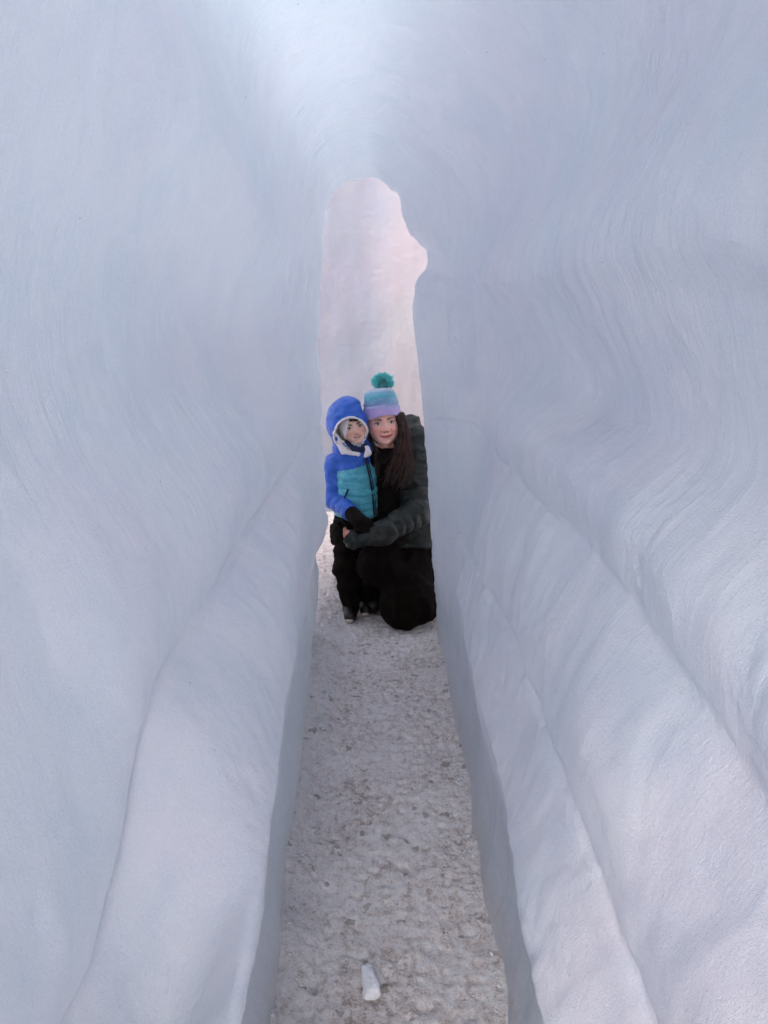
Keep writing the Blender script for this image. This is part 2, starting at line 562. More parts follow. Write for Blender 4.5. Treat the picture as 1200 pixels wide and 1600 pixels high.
ys = np.concatenate([np.linspace(-1.1, -0.27, 24), np.linspace(-0.25, 0.5, 40), np.linspace(0.51, YEND, 380)])
NY = len(ys)
SEG = 32   # samples per rail interval
ctrl = np.zeros((NR, NY, 2))
for r, (p, sh) in enumerate(RAILS):
    yy = np.linspace(-1.5, YEND + 0.3, 800)
    x = np.interp(yy, p[:, 1], p[:, 0]); z = np.interp(yy, p[:, 1], p[:, 2])
    k = np.exp(-0.5 * (np.arange(-40, 41) / 13.0) ** 2); k /= k.sum()
    pad = lambda a: np.concatenate([np.full(40, a[0]), a, np.full(40, a[-1])])
    x = np.convolve(pad(x), k, 'valid'); z = np.convolve(pad(z), k, 'valid')
    ctrl[r, :, 0] = np.interp(ys, yy, x); ctrl[r, :, 1] = np.interp(ys, yy, z)


def profile(cpts, sharp):
    """cpts (NR, m, 2) -> (NS, m, 2): Hermite through the nodes, tangents broken at sharp nodes"""
    n = len(cpts)
    tout = np.zeros_like(cpts); tin = np.zeros_like(cpts)
    for i in range(n):
        a = cpts[i] - cpts[i - 1] if i > 0 else None
        b = cpts[i + 1] - cpts[i] if i < n - 1 else None
        if a is None: a = b
        if b is None: b = a
        la = np.linalg.norm(a, axis=-1, keepdims=True) + 1e-6
        lb = np.linalg.norm(b, axis=-1, keepdims=True) + 1e-6
        m = (a / la + b / lb) * 0.5
        if sharp[i] is True:
            wt = 0.0
        elif sharp[i] == 'soft':
            wt = 0.12
        elif sharp[i] == 'mid':
            wt = 0.5
        else:
            wt = 1.0
        tin[i] = (wt * m + (1 - wt) * a / la) * la
        tout[i] = (wt * m + (1 - wt) * b / lb) * lb
    out = []
    for i in range(n - 1):
        t = np.linspace(0, 1, SEG, endpoint=(i == n - 2))[:, None, None]
        h00 = 2 * t ** 3 - 3 * t ** 2 + 1; h10 = t ** 3 - 2 * t ** 2 + t
        h01 = -2 * t ** 3 + 3 * t ** 2; h11 = t ** 3 - t ** 2
        out.append(h00 * cpts[i] + h10 * tout[i] + h01 * cpts[i + 1] + h11 * tin[i + 1])
    return np.concatenate(out, 0)


prof = profile(ctrl, [r[1] for r in RAILS])       # NS, NY, 2
NS = prof.shape[0]
sil = np.array([PY(a, b, YEND) for a, b, c in SIL])
pin_i = [i for i, q in enumerate(SIL) if q[2] is not None]
assert len(pin_i) == NR
sils = []
for j in range(NR - 1):
    seg = sil[pin_i[j]:pin_i[j + 1] + 1][:, [0, 2]]
    L = np.concatenate([[0], np.cumsum(np.linalg.norm(np.diff(seg, axis=0), axis=1))]); L /= L[-1]
    t = np.linspace(0, 1, SEG, endpoint=(j == NR - 2))
    sils.append(np.stack([np.interp(t, L, seg[:, 0]), np.interp(t, L, seg[:, 1])], -1))
sils = np.concatenate(sils, 0)
k = np.exp(-0.5 * (np.arange(-12, 13) / 2.2) ** 2); k /= k.sum()
for c in (0, 1):
    a = np.concatenate([np.full(12, sils[0, c]), sils[:, c], np.full(12, sils[-1, c])])
    sils[:, c] = np.convolve(a, k, 'valid')
w = sstep(2.55, YEND, ys)[None, :, None] ** 1.3
w = np.clip(w, 0, 1)
prof = prof * (1 - w) + sils[:, None, :] * w
P3 = np.zeros((NS, NY, 3))
P3[..., 0] = prof[..., 0]; P3[..., 1] = ys[None, :]; P3[..., 2] = prof[..., 1]
# outward normals of the bore
dv = np.gradient(P3, axis=0); du = np.gradient(P3, axis=1)
N3 = np.cross(dv, du)
N3 /= np.linalg.norm(N3, axis=-1, keepdims=True) + 1e-9
cen = np.array([0, 0, 1.2])
if np.mean((N3[..., 0] * (P3[..., 0]))) < 0:
    N3 = -N3      # now pointing into the ice
fade = (1 - 0.75 * sstep(2.9, YEND, P3[..., 1]))
disp = 0.026 * fbm(P3, 2.4, 3, 21) + 0.006 * fbm(P3 * np.array([1, 1.6, 0.8]), 7.5, 3, 31)
# scoop rings
warp = 0.05 * fbm(P3, 1.8, 2, 41)
q = P3[..., 1] + warp + 0.10 * (P3[..., 2] - 1.3) ** 2
ring = vnoise(np.stack([q * 30, P3[..., 2] * 1.6, P3[..., 0] * 1.6], -1), 1.0, 51) * 0.6 + vnoise(np.stack([q * 70, P3[..., 2] * 2.4, P3[..., 0] * 2], -1), 1.0, 52) * 0.4
rmask = sstep(-0.25, 0.45, fbm(P3, 1.5, 2, 61)) * (0.05 + 0.95 * sstep(0.95, 1.25, P3[..., 2] + 0.15 * fbm(P3, 2.0, 2, 62)))
disp = disp + 0.0021 * ring * rmask
# crumbly frost in patches
rough = sstep(0.12, 0.5, fbm(P3, 3.1, 3, 71))
disp = disp + 0.0034 * fbm(P3, 40, 3, 81, 0.6) * (0.15 + 0.85 * rough) + 0.003 * fbm(P3, 15, 2, 83)
# ragged break along creases and edges
for r in (2, 4, 16, 18, 19):
    s0 = r * SEG
    band = np.exp(-0.5 * ((np.arange(NS) - s0) / 5.0) ** 2)[:, None]
    disp = disp + band * 0.0035 * fbm(P3, 30, 3, 90 + r, 0.6)
# chipped and half-melted patches
def near_wall(px, py):
    d = ray(px, py); d = d / np.linalg.norm(d)
    q_ = P3 - np.array([0, 0, CAM_H])
    tt_ = q_ @ d
    e_ = np.linalg.norm(q_ - tt_[..., None] * d, axis=-1) + (tt_ < 0.3) * 9
    return P3.reshape(-1, 3)[np.argmin(e_)]


for px_, py_, rad_, am_, sc_ in ((705, 520, .11, .016, 22), (700, 360, .10, .009, 20), (740, 900, .10, .010, 22), (985, 885, .07, .009, 45), (1170, 1040, .07, .008, 45),
                                 (720, 230, .13, .008, 26), (20, 750, .06, .010, 40), (120, 220, .10, .006, 30), (500, 640, .08, .008, 30), (740, 1120, .12, .006, 34),
                                 (400, 1250, .12, .006, 34), (470, 1000, .12, .006, 30), (640, 440, .08, .010, 26)):
    c_ = near_wall(px_, py_)
    g_ = np.exp(-0.5 * (((P3 - c_) * np.array([1, 1, 0.6])) ** 2).sum(-1) / (rad_ * 0.55) ** 2)
    disp = disp + am_ * g_ * (fbm(P3 * np.array([1, 1, 0.6]), sc_, 3, int(px_), 0.6) + 0.3)
disp = disp + 0.0045 * np.exp(-0.5 * ((np.arange(NS)[:, None] - 12 * SEG) / 5.0) ** 2) * fbm(P3, 34, 3, 140, 0.6)
for r, dpt, wd in ((4, 0.016, 1.8), (18, 0.014, 1.8), (16, 0.010, 3.0)):
    wob = 2.0 * vnoise(np.stack([ys * 7, ys * 0, ys * 0 + r], -1), 1.0, 5)
    band = np.exp(-0.5 * ((np.arange(NS)[:, None] - r * SEG - wob[None]) / wd) ** 2)
    disp = disp + dpt * band * (0.55 + 0.45 * fbm(P3, 6, 2, 120 + r))
disp = disp * fade + 0.007 * fbm(P3 * np.array([1, 0.3, 1]), 20, 3, 130, 0.6) * sstep(3.0, 3.28, P3[..., 1])
P3 = P3 + N3 * disp[..., None]

# lip at the far end that rounds outwards
lip = []
for k_, (dy, out) in enumerate([(0.012, 0.004), (0.024, 0.014), (0.034, 0.032)]):
    c = P3[:, -1].copy()
    n2 = N3[:, -1].copy(); n2[:, 1] = 0
    n2 /= np.linalg.norm(n2, axis=1, keepdims=True) + 1e-9
    c[:, 1] += dy
    lip.append(c + n2 * out)
outer = np.zeros((NS, 2))
ang = np.linspace(0, 1, NS)
# outside of the ice mass: a rough block with a rounded top
oc = np.array([(-1.0, -0.1), (-1.05, 1.0), (-1.0, 2.0), (-.8, 2.65), (-.3, 2.85), (.3, 2.88), (.8, 2.65), (1.0, 2.0), (1.05, 1.0), (1.0, -0.1)])
L = np.concatenate([[0], np.cumsum(np.linalg.norm(np.diff(oc, axis=0), axis=1))]); L /= L[-1]
outer[:, 0] = np.interp(ang, L, oc[:, 0]); outer[:, 1] = np.interp(ang, L, oc[:, 1])
P3 = np.concatenate([P3] + [l[:, None] for l in lip], 1)
NYI = P3.shape[1]


def tunnel_piece(name, a, b, parent, label):
    """closed solid between profile samples a and b: bore side, far face, outer side, near face"""
    cols = []
    inner = P3[a:b + 1]
    ost = np.concatenate([np.linspace(0.0, 1.0, 9)[1:]])
    last = inner[:, -1]
    o2 = outer[a:b + 1]
    far = []
    for t in ost:
        c = last.copy()
        c[:, 0] = last[:, 0] * (1 - t) + o2[:, 0] * t
        c[:, 2] = last[:, 2] * (1 - t) + o2[:, 1] * t
        c[:, 1] = YEND + 0.035 + 0.05 * t + 0.02 * fbm(c, 3.0, 3, 5)
        far.append(c[:, None])
    oy = np.linspace(YEND, -1.1, 40)
    ou = []
    for y in oy:
        c = np.stack([o2[:, 0], np.full(len(o2), y), o2[:, 1]], -1)
        c = c * (1 + 0.05 * fbm(c, 1.6, 3, 6)[:, None] * np.array([1, 0, 1]))
        ou.append(c[:, None])
    allp = np.concatenate([inner] + far + ou, 1)
    n0, n1 = allp.shape[:2]
    F = grid_faces(n0, n1)
    # close the ring: last outer column back to the first inner column
    i = np.arange(n0 - 1) * n1
    Fc = np.stack([i + n1 - 1, i, i + n1, i + 2 * n1 - 1], -1)
    F = np.vstack([F, Fc])
    col_i = np.concatenate([np.tile(np.arange(n1 - 1), n0 - 1), np.full(n0 - 1, n1)])
    fm = (col_i >= NYI + 3).astype(int)
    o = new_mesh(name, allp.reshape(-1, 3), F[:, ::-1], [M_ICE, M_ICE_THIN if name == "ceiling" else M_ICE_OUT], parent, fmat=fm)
    if label: o["label"] = label
    return o


tun = empty("ice_tunnel", (0, 0.2, 0))
tag(tun, "narrow carved tunnel of pale blue ice with smooth scooped walls around the path", "ice tunnel")
tunm = tun.matrix_basis.copy()


def reparent(o, p):
    o.parent = p
    o.matrix_parent_inverse = Matrix.Translation(-Vector(p.location))


cut1 = 7 * SEG + SEG // 2
cut2 = 11 * SEG
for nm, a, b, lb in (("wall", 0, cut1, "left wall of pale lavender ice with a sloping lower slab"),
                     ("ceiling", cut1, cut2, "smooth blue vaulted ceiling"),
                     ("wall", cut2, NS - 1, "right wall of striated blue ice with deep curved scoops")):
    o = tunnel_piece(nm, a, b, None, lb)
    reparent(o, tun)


# ------------------------------------------------------------------ ice wall behind the people
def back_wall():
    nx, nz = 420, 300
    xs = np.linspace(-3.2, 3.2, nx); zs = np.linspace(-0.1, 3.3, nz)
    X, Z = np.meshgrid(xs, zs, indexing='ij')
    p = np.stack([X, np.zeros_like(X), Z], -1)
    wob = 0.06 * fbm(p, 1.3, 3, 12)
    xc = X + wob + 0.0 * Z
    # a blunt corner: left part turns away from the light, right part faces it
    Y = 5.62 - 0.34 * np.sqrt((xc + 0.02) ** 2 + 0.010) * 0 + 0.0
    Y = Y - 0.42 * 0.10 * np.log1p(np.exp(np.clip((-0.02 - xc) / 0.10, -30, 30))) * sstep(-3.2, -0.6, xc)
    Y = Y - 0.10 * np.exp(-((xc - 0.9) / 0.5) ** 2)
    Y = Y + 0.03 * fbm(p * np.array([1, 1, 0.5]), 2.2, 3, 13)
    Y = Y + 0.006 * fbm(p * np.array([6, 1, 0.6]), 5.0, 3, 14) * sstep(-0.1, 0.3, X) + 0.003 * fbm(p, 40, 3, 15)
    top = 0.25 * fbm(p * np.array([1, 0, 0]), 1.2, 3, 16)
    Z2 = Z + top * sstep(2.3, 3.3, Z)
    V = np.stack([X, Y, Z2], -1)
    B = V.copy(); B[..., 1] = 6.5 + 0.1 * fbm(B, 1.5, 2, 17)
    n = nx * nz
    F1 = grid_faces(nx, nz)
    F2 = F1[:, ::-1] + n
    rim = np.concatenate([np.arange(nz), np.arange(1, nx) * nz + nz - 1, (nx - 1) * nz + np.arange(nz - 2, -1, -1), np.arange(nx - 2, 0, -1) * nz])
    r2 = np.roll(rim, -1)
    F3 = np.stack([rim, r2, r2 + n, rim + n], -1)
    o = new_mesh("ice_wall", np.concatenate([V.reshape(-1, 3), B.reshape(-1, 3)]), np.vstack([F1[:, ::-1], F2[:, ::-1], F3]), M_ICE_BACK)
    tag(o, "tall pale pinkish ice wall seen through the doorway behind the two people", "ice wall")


back_wall()


# ------------------------------------------------------------------ signed-distance modelling for people
def nets(f, lo, hi, h):
    lo = np.array(lo, float); hi = np.array(hi, float)
    n = np.ceil((hi - lo) / h).astype(int) + 1
    ax = [lo[i] + h * np.arange(n[i]) for i in range(3)]
    G = np.stack(np.meshgrid(*ax, indexing='ij'), -1)
    F = f(G).astype(np.float64)
    ins = F < 0
    c = np.zeros(tuple(n - 1), int)
    offs = [(a, b, d) for a in (0, 1) for b in (0, 1) for d in (0, 1)]
    for a, b, d in offs:
        c += ins[a:n[0] - 1 + a, b:n[1] - 1 + b, d:n[2] - 1 + d]
    mask = (c > 0) & (c < 8)
    idx = np.argwhere(mask)
    vid = -np.ones(mask.shape, int)
    vid[mask] = np.arange(len(idx))
    vals = {o: F[idx[:, 0] + o[0], idx[:, 1] + o[1], idx[:, 2] + o[2]] for o in offs}
    acc = np.zeros((len(idx), 3)); cnt = np.zeros(len(idx))
    for o in offs:
        for axx in range(3):
            if o[axx] == 0:
                o2 = list(o); o2[axx] = 1; o2 = tuple(o2)
                va, vb = vals[o], vals[o2]
                cr = (va < 0) != (vb < 0)
                t = np.where(cr, va / np.where(cr, va - vb, 1), 0)
                pt = np.array(o, float)[None] + np.zeros((len(idx), 3))
                pt[:, axx] += t
                acc[cr] += pt[cr]; cnt[cr] += 1
    V = lo + h * (idx + acc / cnt[:, None])
    faces = []
    for axx in range(3):
        sl0 = [slice(None)] * 3; sl1 = [slice(None)] * 3
        sl0[axx] = slice(0, -1); sl1[axx] = slice(1, None)
        a = ins[tuple(sl0)]; b = ins[tuple(sl1)]
        e = np.argwhere(a != b)
        u, v = [(1, 2), (2, 0), (0, 1)][axx]
        ok = (e[:, u] > 0) & (e[:, v] > 0) & (e[:, u] < n[u] - 1) & (e[:, v] < n[v] - 1)
        e = e[ok]
        def cell(du, dv):
            q = e.copy(); q[:, u] -= du; q[:, v] -= dv
            return vid[q[:, 0], q[:, 1], q[:, 2]]
        f4 = np.stack([cell(1, 1), cell(0, 1), cell(0, 0), cell(1, 0)], -1)
        st = ins[e[:, 0], e[:, 1], e[:, 2]]
        f4[~st] = f4[~st][:, ::-1]
        faces.append(f4)
    return V, np.vstack(faces)


def smin(a, b, k):
    h = np.clip(0.5 + 0.5 * (b - a) / k, 0, 1)
    return b * (1 - h) + a * h - k * h * (1 - h)


def smax(a, b, k):
    return -smin(-a, -b, k)


def cap(a, b, ra, rb, sy=1.0, quilt=None, ph=0.0):
    """tapered limb; sy < 1 flattens it front to back; quilt = (pitch, depth) puffs it"""
    a = np.array(a, float); b = np.array(b, float)

    def f(p):
        ab = b - a
        q = p - a
        t = np.clip((q @ ab) / (ab @ ab), 0, 1)
        r = ra + (rb - ra) * t
        d = q - t[..., None] * ab
        if sy != 1.0:
            d = d * np.array([1, 1 / sy, 1])
        dist = np.sqrt((d ** 2).sum(-1))
        if quilt:
            s = t * np.linalg.norm(ab)
            r = r + quilt[1] * (np.abs(np.sin(np.pi * (s / quilt[0] + ph))) ** 0.5 - 0.7)
        return dist - r
    return f


def ell(c, r, R=None):
    c = np.array(c, float); r = np.array(r, float)

    def f(p):
        q = p - c
        if R is not None:
            q = q @ R
        k0 = np.sqrt(((q / r) ** 2).sum(-1))
        k1 = np.sqrt(((q / r ** 2) ** 2).sum(-1)) + 1e-9
        return k0 * (k0 - 1) / k1
    return f


def union(fs, k=0.02):
    def f(p):
        r = fs[0](p)
        for g in fs[1:]:
            r = smin(r, g(p), k)
        return r
    return f


def bbox(pts, pad):
    p = np.array(pts)
    return p.min(0) - pad, p.max(0) + pad


def sdf_obj(name, f, lo, hi, h, mats, parent, origin, wr=0.0, wscale=14, seed=0, fmat=None, col=None, aniso=(1, 1, 1)):
    V, F = nets(f, lo, hi, h)
    if wr:
        e = 1e-3
        g = np.stack([f(V + np.eye(3)[i] * e) - f(V - np.eye(3)[i] * e) for i in range(3)], -1)
        g /= np.linalg.norm(g, axis=1, keepdims=True) + 1e-9
        q = V * np.array(aniso)
        # fold-like creases: ridged noise
        d = 1 - 2 * np.abs(vnoise(q, wscale, seed)) + 0.6 * vnoise(q, wscale * 2.3, seed + 3)
        V = V + g * (wr * (d - 0.4))[:, None]
    fm = None
    if fmat is not None:
        fm = fmat(V[F].mean(1))
    cc = col(V) if col is not None else None
    o = new_mesh(name, V - np.array(origin), F, mats, parent, fmat=fm, col=cc)
    return o


def tube_mesh(paths, rad, nseg=5):
    """many thin tapering strands in one mesh"""
    VV, FF = [], []
    off = 0
    for P, r in zip(paths, rad):
        P = np.asarray(P); n = len(P)
        T = np.gradient(P, axis=0); T /= np.linalg.norm(T, axis=1, keepdims=True) + 1e-9
        up = np.array([0.3, 0.9, 0.2])
        A = np.cross(T, up); A /= np.linalg.norm(A, axis=1, keepdims=True) + 1e-9
        B = np.cross(T, A)
        an = np.arange(nseg) * 2 * np.pi / nseg
        rr = np.asarray(r) if np.ndim(r) else r * np.linspace(1, 0.35, n)
        ringp = P[:, None] + rr[:, None, None] * (np.cos(an)[None, :, None] * A[:, None] + np.sin(an)[None, :, None] * B[:, None])
        VV.append(ringp.reshape(-1, 3))
        i = np.arange(n - 1)[:, None] * nseg; j = np.arange(nseg)[None]; j2 = (j + 1) % nseg
        FF.append((np.stack([i + j, i + j2, i + nseg + j2, i + nseg + j], -1).reshape(-1, 4)) + off)
        off += n * nseg
    return np.concatenate(VV), np.concatenate(FF)


def rotm(yaw, pitch, roll):
    """yaw + turns the face to the viewer's right, pitch + lifts the chin, roll + leans the crown to the viewer's left"""
    cy, sy_ = math.cos(yaw), math.sin(yaw)
    Rz = np.array([[cy, -sy_, 0], [sy_, cy, 0], [0, 0, 1]])
    c, s = math.cos(-pitch), math.sin(-pitch)
    Rx = np.array([[1, 0, 0], [0, c, -s], [0, s, c]])
    c, s = math.cos(-roll), math.sin(-roll)
    Ry = np.array([[c, 0, s], [0, 1, 0], [-s, 0, c]])
    return Ry @ Rz @ Rx


def gs(x, z, cx, cz, sx, sz):
    return np.exp(-0.5 * (((x - cx) / sx) ** 2 + ((z - cz) / sz) ** 2))


def head_mesh(kind):
    """local frame: face towards -Y, eyes at z = 0. metres, adult size; child version is scaled and rounder"""
    nu, nv = 300, 220
    # denser towards the face
    tt = np.linspace(-1, 1, nu)
    az = np.pi * (0.45 * tt + 0.55 * tt ** 3)
    el_ = np.linspace(-np.pi / 2 + 0.001, np.pi / 2 - 0.001, nv)
    A, E = np.meshgrid(az, el_, indexing='ij')
    x = np.sin(A) * np.cos(E); y = -np.cos(A) * np.cos(E); z = np.sin(E)
    child = kind == 'child'
    a, b, c = (0.072, 0.092, 0.112) if not child else (0.076, 0.088, 0.104)
    X, Y, Z = x * a, y * b, z * c
    # fuller cheeks, narrowing jaw
    t = np.clip(-Z / c, 0, 1)
    jaw = 1 - (0.42 if not child else 0.20) * t ** 2.2
    X = X * jaw * (1 + 0.13 * np.sqrt(np.clip(1 - z ** 2, 0, 1)) * 0 + 0.10 * np.exp(-((Z + 0.045) / 0.045) ** 2))
    front = sstep(0.0, 0.6, -y)
    Y = Y * (1 - 0.12 * front * np.exp(-((Z + 0.0) / 0.06) ** 2))
    # jaw set: lower half of the face stays forward
    Y = Y - front * 0.022 * sstep(0.04, 0.10, -Z)
    Y = Y + (1 - front) * 0.02 * sstep(0.03, 0.10, -Z) * -1
    d = 0
    # nose
    nz = np.clip((0.012 - Z) / 0.046, 0, 1)
    nh = (0.003 + (0.020 if not child else 0.013) * nz ** 1.4) * sstep(0.030, 0.0, Z) * sstep(-0.044, -0.034, Z)
    ns = 0.0052 + 0.0055 * nz
    d = d + nh * np.exp(-0.5 * (X / ns) ** 2)
    for s in (-1, 1):
        d = d + 0.0075 * gs(X, Z, s * 0.0125, -0.033, 0.0050, 0.0052)      # nostril wings
        d = d - 0.0045 * gs(X, Z, s * 0.0065, -0.0405, 0.0032, 0.0022)
        d = d - 0.0085 * gs(X, Z, s * 0.031, 0.002, 0.015, 0.010)         # sockets
        d = d + 0.0035 * gs(X, Z, s * 0.030, 0.020, 0.018, 0.006)         # brow
        d = d + (0.0075 if not child else 0.008) * gs(X, Z, s * 0.040, -0.030, 0.015, 0.013)   # smiling cheeks
        # smile fold
        fx = 0.022 + 0.35 * np.clip(-0.030 - Z, 0, 0.04)
        d = d - 0.0060 * np.exp(-0.5 * ((X - s * fx) / 0.0028) ** 2) * sstep(-0.026, -0.036, Z) * sstep(-0.068, -0.056, Z)
    # mouth: corners raised
    zm = -0.063 + 9.0 * X ** 2 if not child else -0.060 + 11.0 * X ** 2
    hw = 0.031 if not child else 0.025
    inm = sstep(hw + 0.003, hw - 0.004, np.abs(X))
    up = np.exp(-0.5 * ((Z - zm - 0.0045) / 0.0032) ** 2)
    lo = np.exp(-0.5 * ((Z - zm + 0.0055) / 0.0042) ** 2)
    taper = np.sqrt(np.clip(1 - (X / hw) ** 2, 0, 1))
    d = d + inm * (0.0035 * up + 0.0045 * lo) * taper
    d = d - inm * 0.005 * np.exp(-0.5 * ((Z - zm) / 0.0013) ** 2)
    d = d - 0.004 * gs(X, Z, 0, -0.079, 0.016, 0.005)
    d = d + 0.006 * gs(X, Z, 0, -0.095, 0.016, 0.011)
    Y = Y - d * front
    V = np.stack([X, Y, Z], -1)
    # skin colour, darker round the eyes, nostril shade painted in
    skin = np.array([0.84, 0.47, 0.38]) if not child else np.array([0.86, 0.56, 0.45])
    C = np.zeros_like(V) + skin
    def blend(mask, colr):
        m = np.clip(mask, 0, 1)[..., None]
        return C * (1 - m) + np.array(colr) * m
    fr = (Y < 0)
    for s in (-1, 1):
        C = blend(0.55 * gs(X, Z, s * 0.042, -0.030, 0.017, 0.013) * fr, (0.74, 0.25, 0.20))
        C = blend(0.4 * gs(X, Z, s * 0.031, 0.003, 0.015, 0.008) * fr, (0.34, 0.17, 0.14))
    C = blend(0.5 * gs(X, Z, 0, -0.030, 0.012, 0.009) * fr, (0.74, 0.26, 0.21))
    for s in (-1, 1):
        C = blend(0.95 * gs(X, Z, s * 0.0068, -0.0405, 0.0034, 0.0022) * fr, (0.10, 0.03, 0.02))
        # brows
        bx = np.abs(X)
        zb = 0.0185 + 0.005 * np.sin(np.clip((bx - 0.012) / 0.038, 0, 1) * 2.4) - (0.0015)
        thick = 0.0035 * np.clip(1.25 - (bx - 0.012) / 0.04, 0.35, 1)
        mk = np.exp(-0.5 * ((Z - zb) / thick) ** 2) * sstep(0.010, 0.015, bx) * sstep(0.052, 0.044, bx)
    C = blend(0.93 * mk * fr, (0.035, 0.015, 0.010) if not child else (0.025, 0.014, 0.010))
    lipc = (0.56, 0.16, 0.16) if not child else (0.62, 0.17, 0.16)
    lipm = inm * fr * np.clip(np.maximum(sstep(0.0090, 0.0065, np.abs(Z - zm - 0.002) / (0.3 + 0.7 * taper)), 0), 0, 1)
    C = blend(0.92 * lipm, lipc)
    if child:
        teeth = inm * fr * sstep(0.0036, 0.0024, np.abs(Z - zm) / np.clip(taper, 0.2, 1))
        C = blend(0.9 * teeth, (0.62, 0.55, 0.50))
        C = blend(0.8 * inm * fr * sstep(0.0052, 0.004, np.abs(Z - zm + 0.0) / np.clip(taper, 0.2, 1)) * (1 - teeth), (0.18, 0.03, 0.03))
    else:
        C = blend(0.9 * inm * fr * np.exp(-0.5 * ((Z - zm) / 0.0013) ** 2), (0.12, 0.02, 0.02))
    F = grid_faces(nu, nv)
    return V, C, F


def surf_y(V, x, z):
    """front surface depth of a head mesh at local x, z"""
    W = V.reshape(-1, 3)
    W = W[W[:, 1] < 0]
    i = np.argmin((W[:, 0] - x) ** 2 + (W[:, 2] - z) ** 2)
    return W[i, 1]


def almond(cx, cz, cy, hw, hh, tilt, irisc, R, scale, T):
    """eye lens with white, iris and pupil; returns verts, faces, colours"""
    nu, nv = 25, 15
    u = np.linspace(-1, 1, nu); v = np.linspace(-1, 1, nv)
    U, Vv = np.meshgrid(u, v, indexing='ij')
    x = U * hw
    z = Vv * hh * np.sqrt(np.clip(1 - U ** 2, 0.0, 1)) ** 0.8
    y = -0.0028 * (1 - U ** 2) * (1 - 0.4 * Vv ** 2)
    xr = x * math.cos(tilt) - z * math.sin(tilt); zr = x * math.sin(tilt) + z * math.cos(tilt)
    P = np.stack([cx + xr, cy + y, cz + zr], -1).reshape(-1, 3)
    r = np.sqrt(x ** 2 + (z * 1.0) ** 2).reshape(-1)
    C = np.zeros((len(P), 3)) + np.array([0.62, 0.58, 0.56])
    C[r < 0.0062] = irisc
    C[r < 0.0028] = (0.005, 0.005, 0.005)
    C[np.abs(Vv.reshape(-1)) > 0.93] = (0.02, 0.012, 0.01)
    return (P * scale) @ R.T + T, grid_faces(nu, nv), C


def lash(cx, cz, cy, hw, hh, tilt, th, R, scale, T):
    """upper lid line with lashes: a thin bowed solid"""
    n = 17
    u = np.linspace(-1.12, 1.08, n)
    x = u * hw
    z = hh * np.sqrt(np.clip(1 - (u / 1.15) ** 2, 0, 1)) + 0.0008
    xr = x * math.cos(tilt) - z * math.sin(tilt); zr = x * math.sin(tilt) + z * math.cos(tilt)
    P = np.stack([cx + xr, np.full(n, cy - 0.0035) + 0.003 * u ** 2, cz + zr], -1)
    V, F = tube_mesh([P], [th * (1 - 0.6 * (u / 1.15) ** 4)], 6)
    return (V * scale) @ R.T + T, F


def spow(x, p):
    return np.sign(x) * np.abs(x) ** p


# ================================================================== WOMAN
W_ORG = np.array([0.10, 3.62, 0.0])
woman = empty("person", W_ORG)
tag(woman, "woman in dark green puffer jacket and pompom hat kneeling beside the small child", "person")

RW = rotm(math.radians(5), math.radians(9), math.radians(7))
TW = PY(599.5, 666, 3.56)      # eye centre of the face is just in front of this
TW = TW + np.array([0, 0.075, 0])
V, C, F = head_mesh('adult')
HV = V
headW = (V.reshape(-1, 3)) @ RW.T + TW
headC = C.reshape(-1, 3)


def LW(x, y, z):
    return RW @ np.array([x, y, z]) + TW


# pixel-surveyed joints
neckW = LW(0, 0.02, -0.10)
sh_l = PY(650, 700, 3.70)     # her left shoulder (viewer's right)
elb = PY(650, 800, 3.56)
wri = PY(566, 842, 3.40)
hip = PY(642, 862, 3.82)
chest = PY(628, 740, 3.72)
kneeL = PY(634, 950, 3.47); kneeL[2] = 0.105
footL = np.array([kneeL[0] + 0.10, 3.98, 0.07])
kneeR = PY(585, 880, 3.50)
footR = np.array([PY(583, 935, 3.70)[0], 3.72, 0.06])
sh_r = PY(600, 715, 3.78)

bodyf = union([cap(neckW, chest + [0, 0, 0.02], 0.045, 0.06), cap(chest, hip, 0.10, 0.11, 0.75), cap(sh_r, sh_l, 0.05, 0.05),
               cap(sh_l, elb, 0.045, 0.036), cap(elb, wri, 0.036, 0.025), cap(hip, kneeL, 0.085, 0.055), cap(kneeL, footL, 0.05, 0.035),
               cap(hip + [-0.08, 0, 0], kneeR + [0, 0.07, 0], 0.075, 0.040), cap(kneeR + [0, 0.07, 0], footR, 0.040, 0.030),
               cap(sh_r, PY(570, 760, 3.80), 0.045, 0.035)], 0.03)
# her left hand, wrapped round the child's hip: palm, four curled fingers and a thumb
hand0 = PY(541, 836, 3.385)
palm = PY(531, 833, 3.41)
hf = [cap(wri, hand0, 0.024, 0.024, 0.8), cap(hand0, palm, 0.026, 0.030, 0.7)]
fing = []
for i_, (py_, l_) in enumerate([(822, 1.0), (829, 1.08), (837, 1.02), (845, 0.85)]):
    k1 = PY(528, py_, 3.40)
    k2 = PY(528 - 6.5 * l_, py_ + 1, 3.43)
    k3 = PY(528 - 7.0 * l_, py_ + 2, 3.455)
    fing += [(k1, k2, 0.0105, 0.0095), (k2, k3, 0.0095, 0.0085)]
th1 = PY(538, 826, 3.38); th2 = PY(531, 817, 3.37); th3 = PY(525, 815, 3.385)
fing += [(th1, th2, 0.012, 0.010), (th2, th3, 0.010, 0.009)]
hf += [cap(*q) for q in fing]
bodyf2 = union([bodyf, union(hf, 0.006)], 0.01)
lo, hi = bbox([sh_l, wri, hip, kneeL, footL, footR, neckW, palm], 0.14)
lo[2] = -0.02; lo[0] -= 0.02
Vb, Fb = nets(bodyf2, lo, hi, 0.007)
allV = np.concatenate([headW, Vb]); allF = np.concatenate([F, Fb + len(headW)])
allC = np.concatenate([headC, np.zeros((len(Vb), 3)) + np.array([0.58, 0.27, 0.21])])
new_mesh("body", allV - W_ORG, allF, M_SKIN, woman, col=allC)

